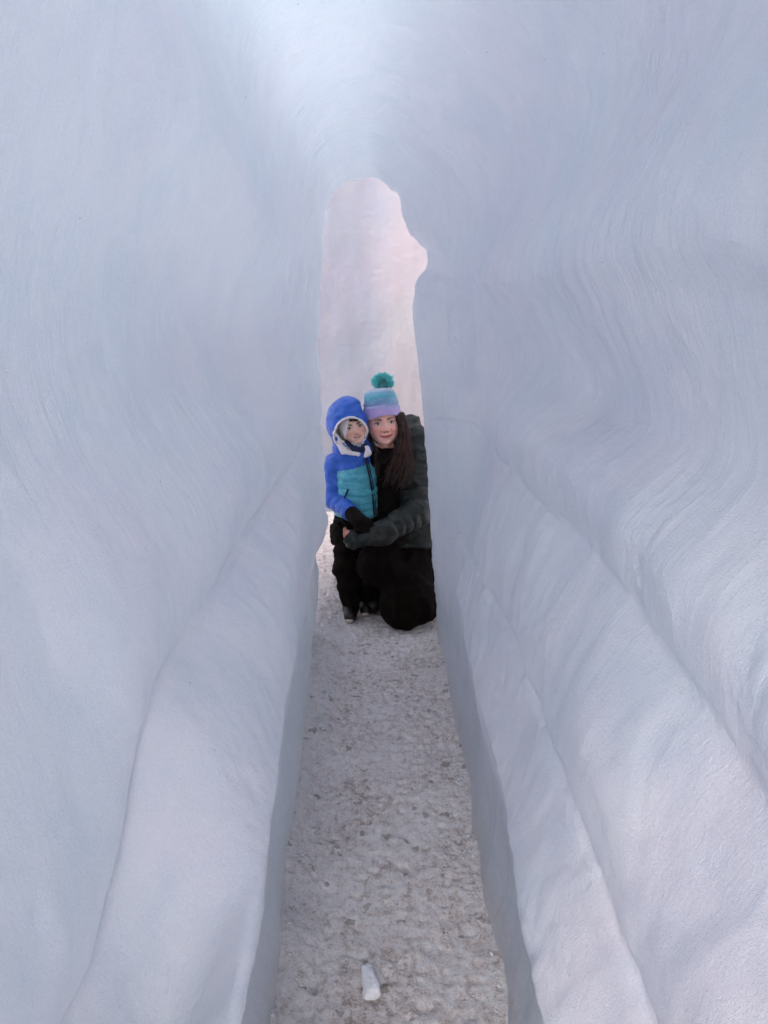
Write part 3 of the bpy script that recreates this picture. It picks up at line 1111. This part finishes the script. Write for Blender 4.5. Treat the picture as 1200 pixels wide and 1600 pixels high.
for s in (-1, 1):
    cy = surf_y(HV, s * 0.031, 0.0)
    v, f, c = almond(s * 0.031, 0.001, cy + 0.0006, 0.0145, 0.0062, -s * 0.06, (0.10, 0.12, 0.11), RW, 1.0, TW)
    e = new_mesh("eye", v - W_ORG, f, M_EYE, woman, col=c)
    v, f = lash(s * 0.031, 0.001, cy, 0.0145, 0.0062, -s * 0.06, 0.0021, RW, 1.0, TW)
    new_mesh("eyelashes", v - W_ORG, f, M_HAIR2, e).parent = e


# hat: knitted crown with a folded cuff, built in the head's frame
def hat():
    nu, nv = 120, 70
    prof_ = [(0.036, 0.0855, 0.0975), (0.040, 0.0885, 0.100), (0.060, 0.0880, 0.0995), (0.080, 0.0865, 0.098), (0.0835, 0.0855, 0.097),
             (0.086, 0.0815, 0.093), (0.110, 0.0800, 0.090), (0.130, 0.0770, 0.086), (0.148, 0.0700, 0.078), (0.160, 0.056, 0.062), (0.167, 0.034, 0.038), (0.169, 0.008, 0.009)]
    pr = np.array(prof_)
    t = np.linspace(0, 1, nv)
    L = np.concatenate([[0], np.cumsum(np.linalg.norm(np.diff(pr[:, :2], axis=0), axis=1))]); L /= L[-1]
    zz = np.interp(t, L, pr[:, 0]); ra = np.interp(t, L, pr[:, 1]); rb = np.interp(t, L, pr[:, 2])
    a = np.linspace(0, 2 * np.pi, nu, endpoint=True)
    A, T = np.meshgrid(a, np.arange(nv), indexing='ij')
    X = np.sin(A) * ra[T]; Y = -np.cos(A) * rb[T] + 0.006
    Z = zz[T] + 0.0
    # rib of the knit and soft sag
    rib = 0.0010 * np.sin(A * 58) * (T < nv * 0.98)
    q = np.stack([X, Y, Z], -1)
    sag = 0.004 * vnoise(q, 28, 2) + 0.003 * vnoise(q * np.array([1, 1, 2.5]), 45, 3)
    k_ = 1 + (rib + sag * sstep(0.085, 0.10, Z)) / 0.085
    X = X * k_; Y = Y * k_
    Z = Z - 0.016 * np.clip(np.abs(np.sin(A)) ** 2, 0, 1) * sstep(0.09, 0.036, Z) + 0.002 * np.sin(A * 3)
    V = np.stack([X, Y, Z], -1).reshape(-1, 3)
    # melange dye running from lilac at the cuff to teal and back to grey
    nz = fbm(V * np.array([1, 1, 3]), 16, 3, 4).reshape(-1)
    h = Z.reshape(-1) + 0.010 * nz
    stops = [(0.03, (0.46, 0.40, 0.66)), (0.055, (0.50, 0.36, 0.68)), (0.080, (0.38, 0.40, 0.64)), (0.087, (0.20, 0.28, 0.46)), (0.105, (0.20, 0.36, 0.52)),
             (0.125, (0.10, 0.40, 0.50)), (0.145, (0.22, 0.38, 0.52)), (0.16, (0.42, 0.48, 0.62)), (0.17, (0.5, 0.55, 0.68))]
    hs = [s_[0] for s_ in stops]
    Cc = np.stack([np.interp(h, hs, [s_[1][i] for s_ in stops]) for i in range(3)], -1)
    Cc *= (1 + 0.12 * vnoise(V, 300, 8))[:, None]
    n0 = nu * nv
    V2 = V * np.array([0.93, 0.93, 0.985]) + np.array([0, 0, 0.001])
    F1 = grid_faces(nu, nv)
    ed = np.arange(nu - 1) * nv
    F3 = np.stack([ed, ed + nv, ed + nv + n0, ed + n0], -1)
    VV = np.concatenate([V, V2]); FF = np.vstack([F1, F1[:, ::-1] + n0, F3]); CC = np.concatenate([Cc, Cc])
    VV = VV @ RW.T + TW
    o = new_mesh("knit_hat", VV - W_ORG, FF, M_HAT, woman, col=CC)
    o["label"] = "lilac and teal knitted hat with folded cuff"
    # pompom of cut yarn
    cen_ = LW(0.022, 0.006, 0.194)
    paths, rads = [], []
    for i in range(1500):
        d = rng.normal(size=3); d /= np.linalg.norm(d)
        r = 0.041 + 0.004 * rng.random()
        if d[2] < -0.5: r *= 0.75
        dd = d * np.array([1.12, 1.08, 0.90])
        bend = rng.normal(size=3) * 0.0045
        paths.append([cen_ + dd * 0.006, cen_ + dd * r * 0.7 + bend * 0.4, cen_ + dd * r + bend])
        rads.append(np.array([0.0015, 0.0026, 0.0024]))
    v, f = tube_mesh(paths, rads, 4)
    pz = new_mesh("pompom", v - W_ORG, f, M_POM, o)
    pz.parent = o


hat()


# jacket
def jacket_w():
    q = (0.055, 0.008)
    torso = [cap(chest + [0.0, 0, 0.02], hip + [0.0, -0.02, 0.03], 0.125, 0.155, 0.85, q),
             cap(PY(625, 705, 3.75), PY(648, 700, 3.74), 0.075, 0.085, 1, (0.05, 0.006)),
             ell(PY(641, 669, 3.79), (0.058, 0.055, 0.076)),           # folded hood behind the neck
             ell(PY(652, 682, 3.72), (0.060, 0.06, 0.062)),
             cap(PY(612, 716, 3.66), PY(634, 708, 3.70), 0.035, 0.05)]
    arm = [cap(sh_l, elb, 0.078, 0.070, 1, (0.055, 0.010), 0.2), cap(elb, PY(600, 832, 3.43), 0.069, 0.056, 1, (0.048, 0.009), 0.4),
           cap(PY(600, 832, 3.43), PY(553, 842, 3.395), 0.055, 0.043, 1, (0.045, 0.008), 0.1)]
    rarm = [cap(sh_r, PY(575, 760, 3.82), 0.065, 0.06, 1, (0.055, 0.008))]
    base = union(torso, 0.03)
    armf = union(arm, 0.02)
    # front opening over a black top
    c1 = cap(PY(598, 725, 3.52), PY(596, 840, 3.52), 0.070, 0.085)

    def f(p):
        r = smax(base(p), -c1(p), 0.012)
        hem = (PY(640, 866, 3.6)[2] - p[..., 2]) + 0.02 * (p[..., 0] - 0.1)
        r = smax(r, hem, 0.012)
        r = smin(r, armf(p), 0.012)
        return smin(r, rarm[0](p), 0.02)
    lo = np.array([-0.20, 3.30, 0.30]); hi = np.array([0.42, 4.0, 1.15])
    o = sdf_obj("puffer_jacket", f, lo, hi, 0.0055, M_GREEN, woman, W_ORG, 0.0075, 13, 3, aniso=(0.8, 1, 1.7))
    return o


jacket_w()
# cuff at the wrist and dark rim
cuff = union([cap(PY(552, 841, 3.395), PY(547, 840, 3.393), 0.040, 0.037)], 0.01)
lo, hi = bbox([PY(552, 841, 3.395), PY(547, 840, 3.393)], 0.06)
sdf_obj("cuff", cuff, lo, hi, 0.004, M_GREEN, woman, W_ORG, 0.0015, 40)
# black knitted top and scarf under the open jacket
topf = union([cap(PY(604, 722, 3.66), PY(606, 830, 3.66), 0.085, 0.11, 0.8), ell(PY(604, 712, 3.63), (0.075, 0.065, 0.045)), ell(PY(590, 718, 3.62), (0.065, 0.05, 0.055))], 0.03)
lo, hi = bbox([PY(604, 712, 3.66), PY(606, 830, 3.66)], 0.15)
sdf_obj("scarf_and_top", topf, lo, hi, 0.006, M_KNIT_BLACK, woman, W_ORG, 0.004, 20, 5)
# glove on her left hand, open at the wrist so the skin shows
glf = [cap(PY(533, 836, 3.395), palm, 0.033, 0.040, 0.85)] + [cap(q[0], q[1], q[2] + 0.006, q[3] + 0.006) for q in fing]
gl = union(glf, 0.010)
skinhole = ell(PY(540, 831, 3.352), (0.017, 0.035, 0.022))
lo, hi = bbox([PY(540, 836, 3.39), palm, PY(520, 815, 3.45), PY(520, 852, 3.45)], 0.06)
sdf_obj("glove", lambda p: smax(gl(p), -skinhole(p), 0.003), lo, hi, 0.0038, M_KNIT_BLACK, woman, W_ORG, 0.001, 50)
# bare wrist that shows between glove and sleeve
# trousers
trf = union([cap(hip + [0, 0, -0.02], kneeL + [0, 0, 0.03], 0.145, 0.105, 1, (0.13, 0.006)), cap(kneeL, footL, 0.104, 0.08),
             cap(kneeL + [-0.02, 0.0, -0.0], kneeL + [0.06, 0.03, -0.005], 0.103, 0.10),
             cap(hip + [-0.10, -0.04, 0.0], kneeR + [0, 0.03, 0], 0.13, 0.080), cap(kneeR + [0, 0.03, -0.02], footR + [0, 0, 0.09], 0.082, 0.085), cap(kneeR + [0.03, 0.05, 0.0], kneeL + [-0.01, 0.05, 0.05], 0.080, 0.085),
             ell(hip + np.array([-0.02, 0, 0.03]), (0.17, 0.14, 0.13))], 0.035)
lo, hi = bbox([hip, kneeL, footL, kneeR, footR], 0.2); lo[2] = -0.02
sdf_obj("trousers", lambda p: smax(trf(p), 0.004 - p[..., 2], 0.01), lo, hi, 0.007, M_BLACK, woman, W_ORG, 0.009, 9, 6, aniso=(1.3, 1, 1))
for ft in (footL, footR):
    bf = union([cap(ft + [0, 0.05, 0.0], ft + [0, -0.09, -0.012], 0.05, 0.042), cap(ft + [0, 0.05, 0], ft + [0, 0.06, 0.08], 0.05, 0.05)], 0.02)
    lo, hi = bbox([ft + [0, .05, 0], ft + [0, -.1, 0], ft + [0, .06, .08]], 0.08)
    sdf_obj("boot", lambda p, bf=bf: smax(bf(p), 0.004 - p[..., 2], 0.006), lo, hi, 0.006, M_RUBBER, woman, W_ORG)
# small metal snap on the trouser knee
sn = PY(580, 932, 3.60)


def hair_w():
    guides = []
    def path(pts):
        P = np.array(pts)
        t = np.linspace(0, 1, len(P)); tt = np.linspace(0, 1, 16)
        # Catmull style smoothing through dense linear + averaging
        Q = np.stack([np.interp(tt, t, P[:, i]) for i in range(3)], -1)
        for _ in range(3):
            Q[1:-1] = (Q[:-2] + 2 * Q[1:-1] + Q[2:]) / 4
        return Q
    A = path([LW(0.068, -0.038, 0.040), LW(0.078, -0.050, -0.01), LW(0.082, -0.055, -0.06), PY(630, 712, 3.535), PY(625, 735, 3.525), PY(613, 756, 3.52)])
    B = path([LW(0.080, -0.01, 0.040), LW(0.092, -0.02, -0.01), LW(0.096, -0.03, -0.06), PY(638, 712, 3.56), PY(634, 738, 3.54), PY(625, 758, 3.53)])
    Cg = path([LW(0.062, -0.05, 0.035), LW(0.074, -0.060, -0.02), LW(0.074, -0.062, -0.07), PY(620, 712, 3.52), PY(612, 735, 3.515), PY(600, 758, 3.52)])
    D = path([LW(-0.076, -0.010, 0.035), LW(-0.084, 0.0, -0.02), LW(-0.078, 0.0, -0.07), PY(590, 708, 3.58), PY(588, 722, 3.57), PY(590, 742, 3.57)])
    paths, rads = [], []
    for g, n, sp_ in ((A, 170, 0.013), (B, 170, 0.016), (Cg, 120, 0.010), (D, 70, 0.008)):
        for i in range(n):
            o1 = rng.normal(size=3) * sp_ * 0.6 * np.array([1, 0.8, 0.3]); o2 = rng.normal(size=3) * sp_ * 1.15 * np.array([1, 0.6, 1.8])
            t = np.linspace(0, 1, len(g))[:, None]
            ph = rng.random() * 6.28
            wv = 0.007 * np.sin(t * 13 + ph) * np.array([[1, 0.4, 0.0]]) * t
            cut = 0.75 + 0.25 * rng.random()
            Q = g + o1 * (1 - t) + o2 * t + wv
            m = max(6, int(len(g) * cut))
            paths.append(Q[:m]); rads.append(0.0014 + 0.0010 * rng.random())
    v, f = tube_mesh(paths, rads, 4)
    cc = []
    for P_ in paths:
        k_ = rng.random() ** 2.2
        c0 = np.array([0.012, 0.006, 0.005]) * (1 - k_) + np.array([0.13, 0.042, 0.028]) * k_
        cc.append(np.repeat(c0[None], len(P_) * 4, 0))
    o = new_mesh("hair", v - W_ORG, f, M_STRAND, woman, col=np.concatenate(cc))
    # solid under-layer so light does not pass the locks
    fs = [cap(g[i], g[i + 3], r_, r_) for g, r_ in ((A, 0.011), (B, 0.013), (Cg, 0.008), (D, 0.008)) for i in (0, 3, 6, 9, 12)]
    uf = union(fs, 0.012)
    skull = ell(TW + RW @ np.array([0, 0.03, 0.0]), (0.080, 0.085, 0.105), RW)
    nape = cap(LW(0, 0.05, -0.03), LW(0.03, 0.04, -0.13), 0.062, 0.05)
    u2 = lambda p: smin(smin(uf(p), skull(p), 0.01), nape(p), 0.02)
    lo, hi = bbox(np.concatenate([A, B, Cg, D, [TW]]), 0.12)
    V, Fq = nets(u2, lo, hi, 0.005)
    o2 = new_mesh("hair_underlayer", V - W_ORG, Fq, M_HAIR, woman)
    return o


hair_w()

# ================================================================== CHILD
C_ORG = np.array([-0.14, 3.60, 0.0])
child = empty("person", C_ORG)
tag(child, "small child in hooded blue and teal winter jacket standing against the kneeling woman", "person")
CS = 0.80
RC = rotm(math.radians(9), math.radians(6), math.radians(13))
TC = PY(552, 671, 3.53) + np.array([0, 0.062, 0])
V, C, F = head_mesh('child')
HC = V
headC_ = (V.reshape(-1, 3) * CS) @ RC.T + TC
colC = C.reshape(-1, 3)


def LC(x, y, z):
    return RC @ (np.array([x, y, z]) * CS) + TC


cneck = LC(0, 0.02, -0.10)
cch = PY(556, 745, 3.61)
chp = PY(557, 825, 3.64)
csl = PY(522, 722, 3.62); cel = PY(521, 780, 3.60); cwr = PY(549, 802, 3.475)
csr = PY(588, 722, 3.64); cer = PY(594, 770, 3.70)
ckl = PY(541, 890, 3.60); cfl = np.array([PY(548, 962, 3.56)[0], 3.575, 0.05])
ckr = PY(570, 890, 3.62); cfr = np.array([PY(572, 955, 3.62)[0], 3.66, 0.05])
cb = union([cap(cneck, cch, 0.035, 0.05), cap(cch, chp, 0.07, 0.07, 0.8), cap(csl, cel, 0.028, 0.024), cap(cel, cwr, 0.024, 0.018), cap(csr, cer, 0.028, 0.024),
            cap(cer, cer + [0.05, 0.08, 0], 0.024, 0.018), cap(chp + [-.035, 0, 0], ckl, 0.045, 0.035), cap(ckl, cfl, 0.035, 0.025), cap(chp + [.035, 0, 0], ckr, 0.045, 0.035),
            cap(ckr, cfr, 0.035, 0.025), cap(csl, csr, 0.035, 0.035)], 0.02)
cpal = PY(563, 815, 3.40)
cf = []
for i_, (dx, l_) in enumerate([(-7, .9), (-2, 1.05), (4, 1.0), (9, .85)]):
    a_ = cpal + np.array([dx * 0.0026, -0.004, -0.012]); b_ = a_ + np.array([0.008, -0.012, -0.026 * l_]); c_ = b_ + np.array([0.002, 0.016, -0.014 * l_])
    cf += [(a_, b_, .0075, .007), (b_, c_, .007, .006)]
t1 = cpal + np.array([0.020, 0, 0.010]); t2 = t1 + np.array([0.020, -0.004, -0.010]); t3 = t2 + np.array([0.008, 0.0, -0.016])
cf += [(t1, t2, .008, .0075), (t2, t3, .0075, .0065)]
cb2 = union([cb, union([cap(cwr, cpal, 0.018, 0.021)] + [cap(*q) for q in cf], 0.005)], 0.008)
lo, hi = bbox([cneck, csl, csr, cfl, cfr, cpal, cer + [0.05, .08, 0]], 0.09); lo[2] = -0.02
Vb, Fb = nets(cb2, lo, hi, 0.0065)
new_mesh("body", np.concatenate([headC_, Vb]) - C_ORG, np.concatenate([F, Fb + len(headC_)]), M_SKIN, child,
         col=np.concatenate([colC, np.zeros((len(Vb), 3)) + np.array([0.58, 0.32, 0.25])]))
for s in (-1, 1):
    cy = surf_y(HC, s * 0.031, 0.0)
    v, f, c = almond(s * 0.031, 0.0, cy + 0.0006, 0.0150, 0.0070, -s * 0.05, (0.03, 0.018, 0.012), RC, CS, TC)
    e = new_mesh("eye", v - C_ORG, f, M_EYE, child, col=c)
    v, f = lash(s * 0.031, 0.0, cy, 0.0150, 0.0070, -s * 0.05, 0.0020, RC, CS, TC)
    new_mesh("eyelashes", v - C_ORG, f, M_HAIR2, e)

# jacket, two colours
ctor = [cap(cch + [0, 0.005, 0.03], chp + [0, -0.01, 0.04], 0.102, 0.115, 0.82, (0.036, 0.007)),
        cap(csl + [0.02, 0, -0.002], csr + [-0.02, 0, -0.002], 0.055, 0.055), cap(PY(545, 708, 3.60), PY(566, 708, 3.60), 0.045, 0.045)]
carm = [cap(csl, cel, 0.050, 0.047, 1, (0.05, 0.006)), cap(cel, cwr, 0.047, 0.038, 1, (0.04, 0.006))]
carm2 = [cap(csr, cer, 0.050, 0.045), cap(cer, cer + [0.06, 0.08, 0], 0.045, 0.04)]
ftor = union(ctor, 0.02); farm = union(carm, 0.015); farm2 = union(carm2, 0.015)
hemz = PY(560, 812, 3.54)[2]


def fj(p):
    t = smax(ftor(p), hemz - p[..., 2], 0.01)
    return smin(smin(t, farm(p), 0.006), farm2(p), 0.006)


zl = PY(538, 737, 3.52)[2]; zr = PY(578, 727, 3.52)[2]; xl = PY(538, 737, 3.52)[0]; xr_ = PY(578, 727, 3.52)[0]


def jm(c):
    zb = zl + (c[:, 0] - xl) * (zr - zl) / (xr_ - xl)
    arm_ = np.minimum(farm(c), farm2(c)) < ftor(c) - 0.002
    return np.where(arm_ | (c[:, 2] > zb), 0, 1)


o = sdf_obj("puffer_jacket", fj, (-0.36, 3.36, 0.40), (0.12, 3.86, 1.0), 0.0048, [M_BLUE, M_TEAL], child, C_ORG, 0.0045, 18, 13, fmat=jm, aniso=(0.7, 1, 1.7))


def surf_ray(f, px, py, y0=3.3, off=0.0):
    """march along a sight line to the surface of a field"""
    d = ray(px, py); o_ = np.array([0, 0, CAM_H]); t = y0 / d[1]
    for _ in range(60):
        s = float(f((o_ + d * t)[None])[0])
        if s < 0.0008: break
        t += s * 0.8
    return o_ + d * (t - off)


def strip_on(f, pix, width, name, mat, parent, org, th=0.003):
    P = np.array([surf_ray(f, a, b) for a, b in pix]) + np.array([0, -0.003, 0])
    tt = np.linspace(0, 1, 28); t0 = np.linspace(0, 1, len(P))
    P = np.stack([np.interp(tt, t0, P[:, i]) for i in range(3)], -1)
    v, fc = tube_mesh([P], [np.full(28, width)], 7)
    return new_mesh(name, v - org, fc, mat, parent)


zp = strip_on(fj, [(571, 716), (574, 728), (577, 742), (580, 758), (582, 774), (584, 790), (585, 806)], 0.0050, "zip", M_RUBBER, child, C_ORG)
strip_on(fj, [(574, 716), (577, 728), (580, 742), (583, 758), (585, 774), (587, 790), (588, 804)], 0.0028, "zip_piping", M_NAVY, child, C_ORG)
strip_on(fj, [(544, 764), (541, 772), (538, 779)], 0.0048, "pocket", M_NAVY, child, C_ORG)

# hood with fleece lining
hc_ = PY(542.5, 664, 3.60)
hR = RC
ho = ell(hc_, (0.098, 0.112, 0.122), hR)
peak = ell(PY(546, 634, 3.60), (0.050, 0.06, 0.042))
hood_o = lambda p: smin(smin(ho(p), peak(p), 0.03), cap(PY(540, 700, 3.62), PY(566, 703, 3.62), 0.062, 0.055)(p), 0.03)
hin = ell(hc_, (0.084, 0.098, 0.106), hR)
# opening: an oval tunnel along the face's own forward axis
fo = PY(549.5, 680, 3.50)


def openf(ra, rb, drop=0.0):
    def f(p):
        q = (p - fo) @ hR
        x, y, z = q[..., 0], q[..., 1], q[..., 2]
        d = (np.sqrt((x / ra) ** 2 + ((z + drop) / rb) ** 2) - 1) * min(ra, rb)
        return np.maximum(d, y - 0.045)
    return f


op1 = openf(0.082, 0.090, 0.008); op2 = openf(0.076, 0.083, 0.006)
fh = lambda p: smax(smax(hood_o(p), -hin(p), 0.006), -op1(p), 0.006)
lo, hi = bbox([hc_], 0.19)
o = sdf_obj("hood", fh, lo, hi, 0.0045, M_BLUE, child, C_ORG, 0.0042, 20, 23)
hl_o = ell(hc_, (0.089, 0.104, 0.112), hR); hl_i = ell(hc_, (0.074, 0.088, 0.098), hR)
rimf = lambda p: np.abs(np.sqrt(np.maximum(0, 0)) + 0) if False else None


def flin(p):
    shell = smax(hl_o(p), -hl_i(p), 0.004)
    shell = smax(shell, -op2(p), 0.005)
    # thick fleece band standing in the opening
    ring_ = smax(smax(np.abs(hood_o(p) + 0.006) - 0.014, op1(p) - 0.004, 0.004), -op2(p), 0.004)
    return smin(shell, ring_, 0.006)


o = sdf_obj("fleece_lining", flin, lo, hi, 0.0042, M_FLEECE, child, C_ORG, 0.0022, 60, 24)
# fleece collar folded open at the throat
col1 = union([cap(PY(528, 690, 3.55), PY(537, 704, 3.525), 0.014, 0.016), cap(PY(537, 704, 3.525), PY(560, 710, 3.505), 0.016, 0.010)], 0.01)
col2 = union([cap(PY(573, 700, 3.52), PY(575, 708, 3.51), 0.013, 0.014), cap(PY(575, 708, 3.51), PY(571, 713, 3.505), 0.014, 0.007)], 0.01)
for cf_, cc_ in ((col1, (545, 700)), (col2, (574, 706))):
    lo, hi = bbox([PY(*cc_, 3.52)], 0.09)
    sdf_obj("fleece_collar", cf_, lo, hi, 0.004, M_FLEECE, child, C_ORG, 0.002, 60, 25)
# navy chin guard
cg = union([cap(PY(541, 690, 3.535), PY(553, 701, 3.515), 0.010, 0.012), cap(PY(553, 701, 3.515), PY(568, 703, 3.515), 0.013, 0.012), cap(PY(568, 703, 3.515), PY(572, 694, 3.53), 0.010, 0.008)], 0.01)
lo, hi = bbox([PY(556, 698, 3.52)], 0.09)
sdf_obj("chin_guard", cg, lo, hi, 0.004, M_NAVY, child, C_ORG, 0.001, 40)
# white cap pulled across one side of the face, and dark fringe
hcap = ell(LC(0, 0.004, 0.010), (0.070, 0.082, 0.094), RC)
def fcap(p):
    q = (p - TC) @ RC / CS
    cutx = q[..., 0] - (-0.046 + 0.36 * np.clip(q[..., 2], -0.1, 0.1) + 2.2 * np.clip(q[..., 2], 0, 0.1) ** 2)
    return smax(smax(hcap(p), cutx * CS, 0.006), -(q[..., 2] + 0.088) * CS, 0.004)
lo, hi = bbox([TC], 0.12)
CAPCOL = None
o = sdf_obj("fleece_cap", fcap, lo, hi, 0.004, M_FLEECE, child, C_ORG, 0.0016, 55, 27)
# hair fringe
paths, rads = [], []
for i in range(150):
    u = rng.random()
    x0 = -0.020 + 0.082 * u
    s0 = np.array([x0 * 0.8, -0.062 + 0.04 * u, 0.078])
    e0 = np.array([x0 + 0.012 * u + rng.normal() * 0.004, -0.092 + 0.052 * u ** 2 + rng.normal() * 0.002, 0.044 - 0.030 * u ** 2 + rng.normal() * 0.006])
    mid_ = (s0 + e0) / 2 + np.array([0, -0.012, 0.004])
    paths.append([LC(*s0), LC(*mid_), LC(*e0)]); rads.append(np.array([0.0025, 0.0025, 0.001]))
for i in range(70):
    z0 = 0.05 - 0.12 * rng.random()
    s0 = np.array([0.064, -0.04, z0 + 0.03]); e0 = np.array([0.072 + rng.normal() * 0.002, -0.050 + rng.normal() * 0.003, z0 - 0.02])
    paths.append([LC(*s0), LC(*((s0 + e0) / 2 + [0.003, -0.004, 0])), LC(*e0)]); rads.append(np.array([0.0025, 0.0025, 0.001]))
v, f = tube_mesh(paths, rads, 4)
new_mesh("hair", v - C_ORG, f, M_HAIR2, child)
# gloves
gf = union([cap(cwr + [0.004, -0.01, 0.0], cpal, 0.036, 0.034)] + [cap(q[0], q[1], q[2] + 0.007, q[3] + 0.007) for q in cf], 0.008)
lo, hi = bbox([cwr, cpal], 0.10)
sdf_obj("glove", gf, lo, hi, 0.0038, M_KNIT_BLACK, child, C_ORG, 0.001, 50)
# trousers
ct = union([cap(chp + [-.03, 0, 0.03], ckl, 0.082, 0.062), cap(ckl, cfl + [0, 0, 0.06], 0.062, 0.052), cap(chp + [.03, 0, 0.03], ckr, 0.082, 0.062), cap(ckr, cfr + [0, 0, 0.06], 0.062, 0.052)], 0.025)
lo, hi = bbox([chp, ckl, ckr, cfl, cfr], 0.13); lo[2] = -0.01
sdf_obj("trousers", lambda p: smax(ct(p), 0.035 - p[..., 2], 0.006), lo, hi, 0.0055, M_BLACK, child, C_ORG, 0.007, 13, 33, aniso=(0.8, 1, 1.4))
for ft in (cfl, cfr):
    bf = union([cap(ft + [0, 0.03, -0.005], ft + [0, -0.055, -0.018], 0.038, 0.032), cap(ft + [0, 0.02, 0], ft + [0, 0.03, 0.05], 0.040, 0.044)], 0.02)
    lo, hi = bbox([ft + [0, .03, 0], ft + [0, -.06, 0], ft + [0, .03, .05]], 0.07)
    b_ = sdf_obj("boot", lambda p, bf=bf: smax(bf(p), 0.004 - p[..., 2], 0.004), lo, hi, 0.005, M_RUBBER, child, C_ORG)
    tf = ell(ft + np.array([-0.004, -0.082, -0.030]), (0.022, 0.012, 0.010))
    lo, hi = bbox([ft + [0, -.082, -.03]], 0.04)
    sdf_obj("toe_cap", tf, lo, hi, 0.004, M_SOLE, b_, C_ORG)

# ------------------------------------------------------------------ lump of ice on the path and small debris
lp = PZ(578, 1545, 0.0)
def lumpf(p):
    q = p - np.array([lp[0], lp[1] + 0.006, 0.014])
    c_, s_ = math.cos(0.12), math.sin(0.12)
    q = np.stack([q[..., 0] * c_ + q[..., 1] * s_, -q[..., 0] * s_ + q[..., 1] * c_, q[..., 2]], -1)
    w_ = 1 + 2.2 * q[..., 1] * 0.5
    d = np.abs(q) * np.stack([w_, np.ones_like(w_), np.ones_like(w_)], -1) - np.array([0.0105, 0.036, 0.006])
    r = np.sqrt((np.maximum(d, 0) ** 2).sum(-1)) + np.minimum(d.max(-1), 0) - 0.0085
    # broken facets
    for n_, o_ in (((0.8, 0.3, 0.5), 0.0185), ((-0.7, -0.2, 0.7), 0.0175), ((0.2, -0.8, 0.55), 0.036), ((-0.3, 0.75, 0.6), 0.037), ((0.1, 0.1, 1.0), 0.0135)):
        n_ = np.array(n_) / np.linalg.norm(n_)
        r = smax(r, q @ n_ - o_, 0.006)
    return r


lo, hi = bbox([lp], 0.08)
o = sdf_obj("ice_chunk", lumpf, lo, hi, 0.0022, M_CHUNK, None, (lp[0], lp[1], 0), 0.0020, 60, 3)
o.location = (lp[0], lp[1], 0.004)
tag(o, "small oblong white lump of ice lying on the trodden snow in the foreground", "ice lump")


# ------------------------------------------------------------------ crumbs of snow and ice kicked to the foot of the walls
def crumbs():
    base = np.array([(1, 0, 0), (-1, 0, 0), (0, 1, 0), (0, -1, 0), (0, 0, 1), (0, 0, -1), (.6, .6, .6), (-.6, .6, .6), (.6, -.6, .6), (-.6, -.6, .6)], float)
    tri = np.array([(4, 0, 6), (4, 6, 2), (4, 2, 7), (4, 7, 1), (4, 1, 9), (4, 9, 3), (4, 3, 8), (4, 8, 0), (0, 2, 6), (2, 1, 7), (1, 3, 9), (3, 0, 8), (5, 2, 0), (5, 1, 2), (5, 3, 1), (5, 0, 3)])
    VV, FF = [], []
    n = 2600
    for i in range(n):
        y = 0.95 + 3.2 * rng.random() ** 0.8
        u = rng.random()
        if u < 0.42:
            x = -0.245 + abs(rng.normal()) * 0.035
        elif u < 0.72:
            x = 0.262 - abs(rng.normal()) * 0.022
        else:
            x = rng.uniform(-0.24, 0.26)
        r = 0.0012 + 0.0055 * rng.random() ** 3
        if u > 0.72: r *= 0.75
        a = rng.random() * 6.28
        v = base * (1 + 0.35 * rng.normal(size=(10, 1))) * np.array([1, 0.8, 0.7]) * r
        c, s_ = math.cos(a), math.sin(a)
        v = np.stack([v[:, 0] * c - v[:, 1] * s_, v[:, 0] * s_ + v[:, 1] * c, v[:, 2]], -1)
        z = float(floor_h(np.array([x]), np.array([y]))[0])
        VV.append(v + np.array([x, y, z + r * 0.25])); FF.append(tri + 10 * i)
    o = new_mesh("snow_crumbs", np.concatenate(VV), np.concatenate(FF), M_CHUNK, smooth=False)
    tag(o, "loose white crumbs of snow and ice strewn along the foot of both walls", "snow", kind="stuff")


crumbs()
